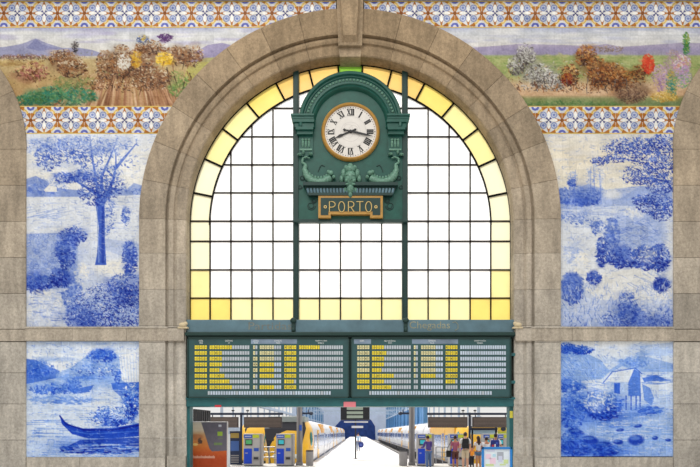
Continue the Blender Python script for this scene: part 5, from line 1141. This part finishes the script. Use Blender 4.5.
    for nm in 'rl':
        tn['sh'+nm] = (n['sh'+nm][0], .072); f = sleeve
        if f <= .6: q = n['sh'+nm][0].lerp(n['el'+nm][0], f/.6*.9); tn['cu'+nm] = (q, .064); te += [('upchest', 'sh'+nm), ('sh'+nm, 'cu'+nm)]
        else: tn['el'+nm] = (n['el'+nm][0], .058); tn['cu'+nm] = (n['wr'+nm][0].lerp(n['el'+nm][0], .1), .044); te += [('upchest', 'sh'+nm), ('sh'+nm, 'el'+nm), ('el'+nm, 'cu'+nm)]
    m = MB(); mesh_into(m, skin_mesh(sc(tn), te, 'pelvis')); m.build('shirt' if sleeve <= .6 else 'jacket', mat('cloth_%d_%d_%d' % top, top, .8, noise=.12, nscale=9), r, True)
    bn = {'pelvis': (V(0, 0, .96), (.136, .115))}; be = []
    for nm in 'rl':
        bn['hip'+nm] = (n['hip'+nm][0], .104); kn = n['kn'+nm][0]
        if legs == 'long': bn['kn'+nm] = (kn, .078); bn['an'+nm] = (n['an'+nm][0] + Vector((0, 0, .02)), .06); be += [('pelvis', 'hip'+nm), ('hip'+nm, 'kn'+nm), ('kn'+nm, 'an'+nm)]
        else:
            t_ = {'knee': .96, 'short': .5}[legs]; bn['he'+nm] = (n['hip'+nm][0].lerp(kn, t_), .09); be += [('pelvis', 'hip'+nm), ('hip'+nm, 'he'+nm)]
    m = MB(); mesh_into(m, skin_mesh(sc(bn), be, 'pelvis')); m.build('trousers' if legs == 'long' else 'shorts', mat('cloth_%d_%d_%d' % bottom, bottom, .85, noise=.12, nscale=9), r, True)
    for nm in 'rl':
        q = n['an'+nm][0]; m = MB(); m.ell(tuple((q + Vector((0, .055, -.045)))*k), (.046*k, .13*k, .04*k), 0, None, 12, 8); m.ell(tuple((q + Vector((0, -.01, -.02)))*k), (.045*k, .055*k, .055*k), 0, None, 12, 8); m.build('shoe', mat('shoe_%d_%d_%d' % shoes, shoes, .6), r, True)
    for c in r.children: c.matrix_parent_inverse = Matrix.Identity(4)
    return r, n, k
def backpack(owner, n, k, rgb, label, patches=(), w=.15, h=.23):
    o = empty('backpack', owner.location.copy(), label, 'backpack'); o.rotation_euler = owner.rotation_euler
    c = Vector((0, -.2, 1.23))*k; m = MB(); m.box((c.x - w*k, c.y - .09*k, c.z - h*k), (c.x + w*k, c.y + .08*k, c.z + h*k), 0, None, .05*k); m.build_local = None
    M = mat('pack_%d_%d_%d' % rgb, rgb, .7)
    def put(mb, nm, ma): 
        x = mb.build(nm, ma, None, True); x.parent = o; return x
    put(m, 'bag', M)
    m = MB(); m.box((c.x - w*.7*k, c.y - .125*k, c.z - h*.8*k), (c.x + w*.7*k, c.y - .07*k, c.z - h*.05*k), 0, None, .02*k); put(m, 'front_pocket', M)
    for s in (-1, 1):
        m = MB(); m.tube([Vector((s*.09, -.12, 1.42))*k, Vector((s*.11, -.02, 1.515))*k, Vector((s*.11, .11, 1.44))*k, Vector((s*.13, .145, 1.28))*k, Vector((s*.15, .0, 1.06))*k, Vector((s*.12, -.13, 1.04))*k], .02*k, 8); put(m, 'strap', M)
    for (dx, dz, pw, ph, col) in patches:
        m = MB(); m.box((c.x + (dx - pw)*k, c.y - .135*k, c.z + (dz - ph)*k), (c.x + (dx + pw)*k, c.y - .088*k, c.z + (dz + ph)*k), 0, None, .008); put(m, 'patch', mat('pk_%d_%d_%d' % col, col, .7))
    return o
# people face the machines (+Y), so we see their backs
def put_person(r, body_only=False): return r
pr, n1, k1 = person('person in purple jacket and jeans bending towards ticket machine screen', 428.6, 469.2, 1.62, .45, 'tan', (82, 66, 140), (84, 112, 160), 'long', (38, 30, 34), sleeve=1, arm_r=(.35, 1.2), arm_l=(.3, 1.2), lean=.1)
pr, n2, k2 = person('person in mauve shirt and brown knee-length shorts at ticket machine', 455.2, 470, 1.62, .15, 'tan', (166, 94, 122), (96, 62, 60), 'knee', (34, 26, 28), sleeve=.5, arm_r=(.4, .9), arm_l=(.1, .3), female=True)
# her black shoulder bag
o = empty('shoulder_bag', (pr.location.x - .31, pr.location.y - .02, 0), 'black shoulder bag hanging at left hip of person in mauve', 'bag'); o.location.z = .78
m = MB(); m.box((-.12, -.08, -.17), (.12, .08, .15), 0, None, .04); x = m.build('bag', BLACK, None, True); x.parent = o
m = MB(); m.tube([(-.09, 0, .13), (-.02, -.02, .34), (.14, .0, .62), (.2, .1, .5), (.1, .04, .13)], .014, 6); x = m.build('strap', BLACK, None, True); x.parent = o
pr, n3, k3 = person('person in white t-shirt and beige shorts with black backpack', 465.3, 470.4, 1.78, -.1, 'fair', (232, 232, 234), (206, 190, 164), 'knee', (60, 44, 38), sleeve=.5, arm_r=(.25, .5), arm_l=(.2, .3), stride=.02, shoes=(190, 180, 170))
backpack(pr, n3, k3, (34, 34, 40), 'black backpack worn over a white t-shirt')
pr, n4, k4 = person('person with long dark hair, white top and denim shorts', 478.3, 470.2, 1.6, .2, 'tan', (228, 226, 230), (92, 118, 150), 'short', (52, 32, 32), long_hair=True, sleeve=.4, arm_r=(.2, .5), arm_l=(.25, .9), female=True, stride=.04, shoes=(150, 120, 110))
pr, n5, k5 = person('smaller person in orange top and black trousers, partly hidden between two others', 471.9, 468.4, 1.12, .1, 'tan', (236, 148, 52), (40, 38, 44), 'long', (36, 28, 28), sleeve=.5)
pr, n6, k6 = person('dark-haired person in white top behind blue framed stand', 486.6, 469.8, 1.55, .3, 'tan', (226, 232, 238), (80, 84, 96), 'long', (44, 32, 32), sleeve=.5, female=True)
pr, n7, k7 = person('dark-haired person with red, white and navy backpack behind blue framed stand', 495.6, 470.4, 1.72, -.35, 'tan', (232, 232, 238), (70, 76, 100), 'long', (34, 28, 32), sleeve=.5, arm_r=(.5, 1))
backpack(pr, n7, k7, (36, 52, 130), 'navy backpack with red and white patches', ((-.08, -.1, .05, .09, (190, 50, 60)), (.02, -.08, .03, .1, (232, 232, 236)), (.1, .06, .04, .06, (60, 90, 190))), w=.2, h=.22)
pr, n8, k8 = person('distant person in pale top walking on the platform behind the screen post', 358.2, 451.4, 1.72, .1, 'fair', (178, 206, 232), (120, 132, 160), 'long', (70, 56, 50), sleeve=.5, stride=.08)
o = empty('duffel_bag', (pr.location.x + .27, pr.location.y - .03, .62), 'navy duffel bag carried by the distant person on the platform', 'bag')
m = MB(); m.ell((0, 0, 0), (.26, .18, .28)); x = m.build('bag', mat('bag_navy', (44, 58, 128), .7), None, True); x.parent = o
m = MB(); m.tube([(-.14, 0, .2), (-.06, 0, .34), (.06, 0, .34), (.14, 0, .2)], .02, 6); x = m.build('handle', BLACK, None, True); x.parent = o
m = MB(); m.box((-.12, -.19, -.1), (.1, -.15, .1), 0, None, .02); x = m.build('pocket', mat('bag_blue', (74, 94, 170), .7), None, True); x.parent = o

# ================================================================== LIGHT AND CAMERA
w = bpy.data.worlds.new('World'); scene.world = w; w.use_nodes = True; nt = w.node_tree; N = nt.nodes; L = nt.links
bg = N['Background']; tc = N.new('ShaderNodeTexCoord'); sp = N.new('ShaderNodeSeparateXYZ'); mr = N.new('ShaderNodeMapRange')
L.new(tc.outputs['Generated'], sp.inputs[0]); L.new(sp.outputs['Z'], mr.inputs['Value'])
mr.inputs['From Min'].default_value = -.6; mr.inputs['From Max'].default_value = .7; mr.inputs['To Min'].default_value = .5; mr.inputs['To Max'].default_value = 1.2
L.new(mr.outputs['Result'], bg.inputs['Strength']); bg.inputs['Color'].default_value = (1.0, .985, .96, 1)
sd = bpy.data.lights.new('sun', 'SUN'); sd.energy = 3.6; sd.angle = math.radians(4); sd.color = (1, .97, .92); so = bpy.data.objects.new('sun', sd); COL.objects.link(so)
so.rotation_euler = Vector((.18, -.62, -.76)).to_track_quat('-Z', 'Y').to_euler()
ld = bpy.data.lights.new('relief_fill_light', 'AREA'); ld.energy = 900; ld.size = 9; ld.color = (1, .96, .9); lo = bpy.data.objects.new('relief_fill_light', ld); COL.objects.link(lo); lo.location = (-3, -11, 17)  # unseen area light, added to bring out the relief of the facade
lo.rotation_euler = (Vector((0, 0, 6)) - lo.location).to_track_quat('-Z', 'Y').to_euler()
cd = bpy.data.cameras.new('camera'); cd.sensor_width = 36; cd.lens = 36 * F / 700; cd.shift_x = -(VX - 350) / 700; cd.shift_y = (VY - 233.5) / 700; cd.clip_end = 600
co = bpy.data.objects.new('camera', cd); COL.objects.link(co); co.location = (CAMX, CAMY, CAMZ); co.rotation_euler = (PI/2, 0, 0); scene.camera = co
scene.view_settings.view_transform = 'Standard'; scene.view_settings.look = 'None'; scene.view_settings.exposure = 0; scene.view_settings.gamma = 1
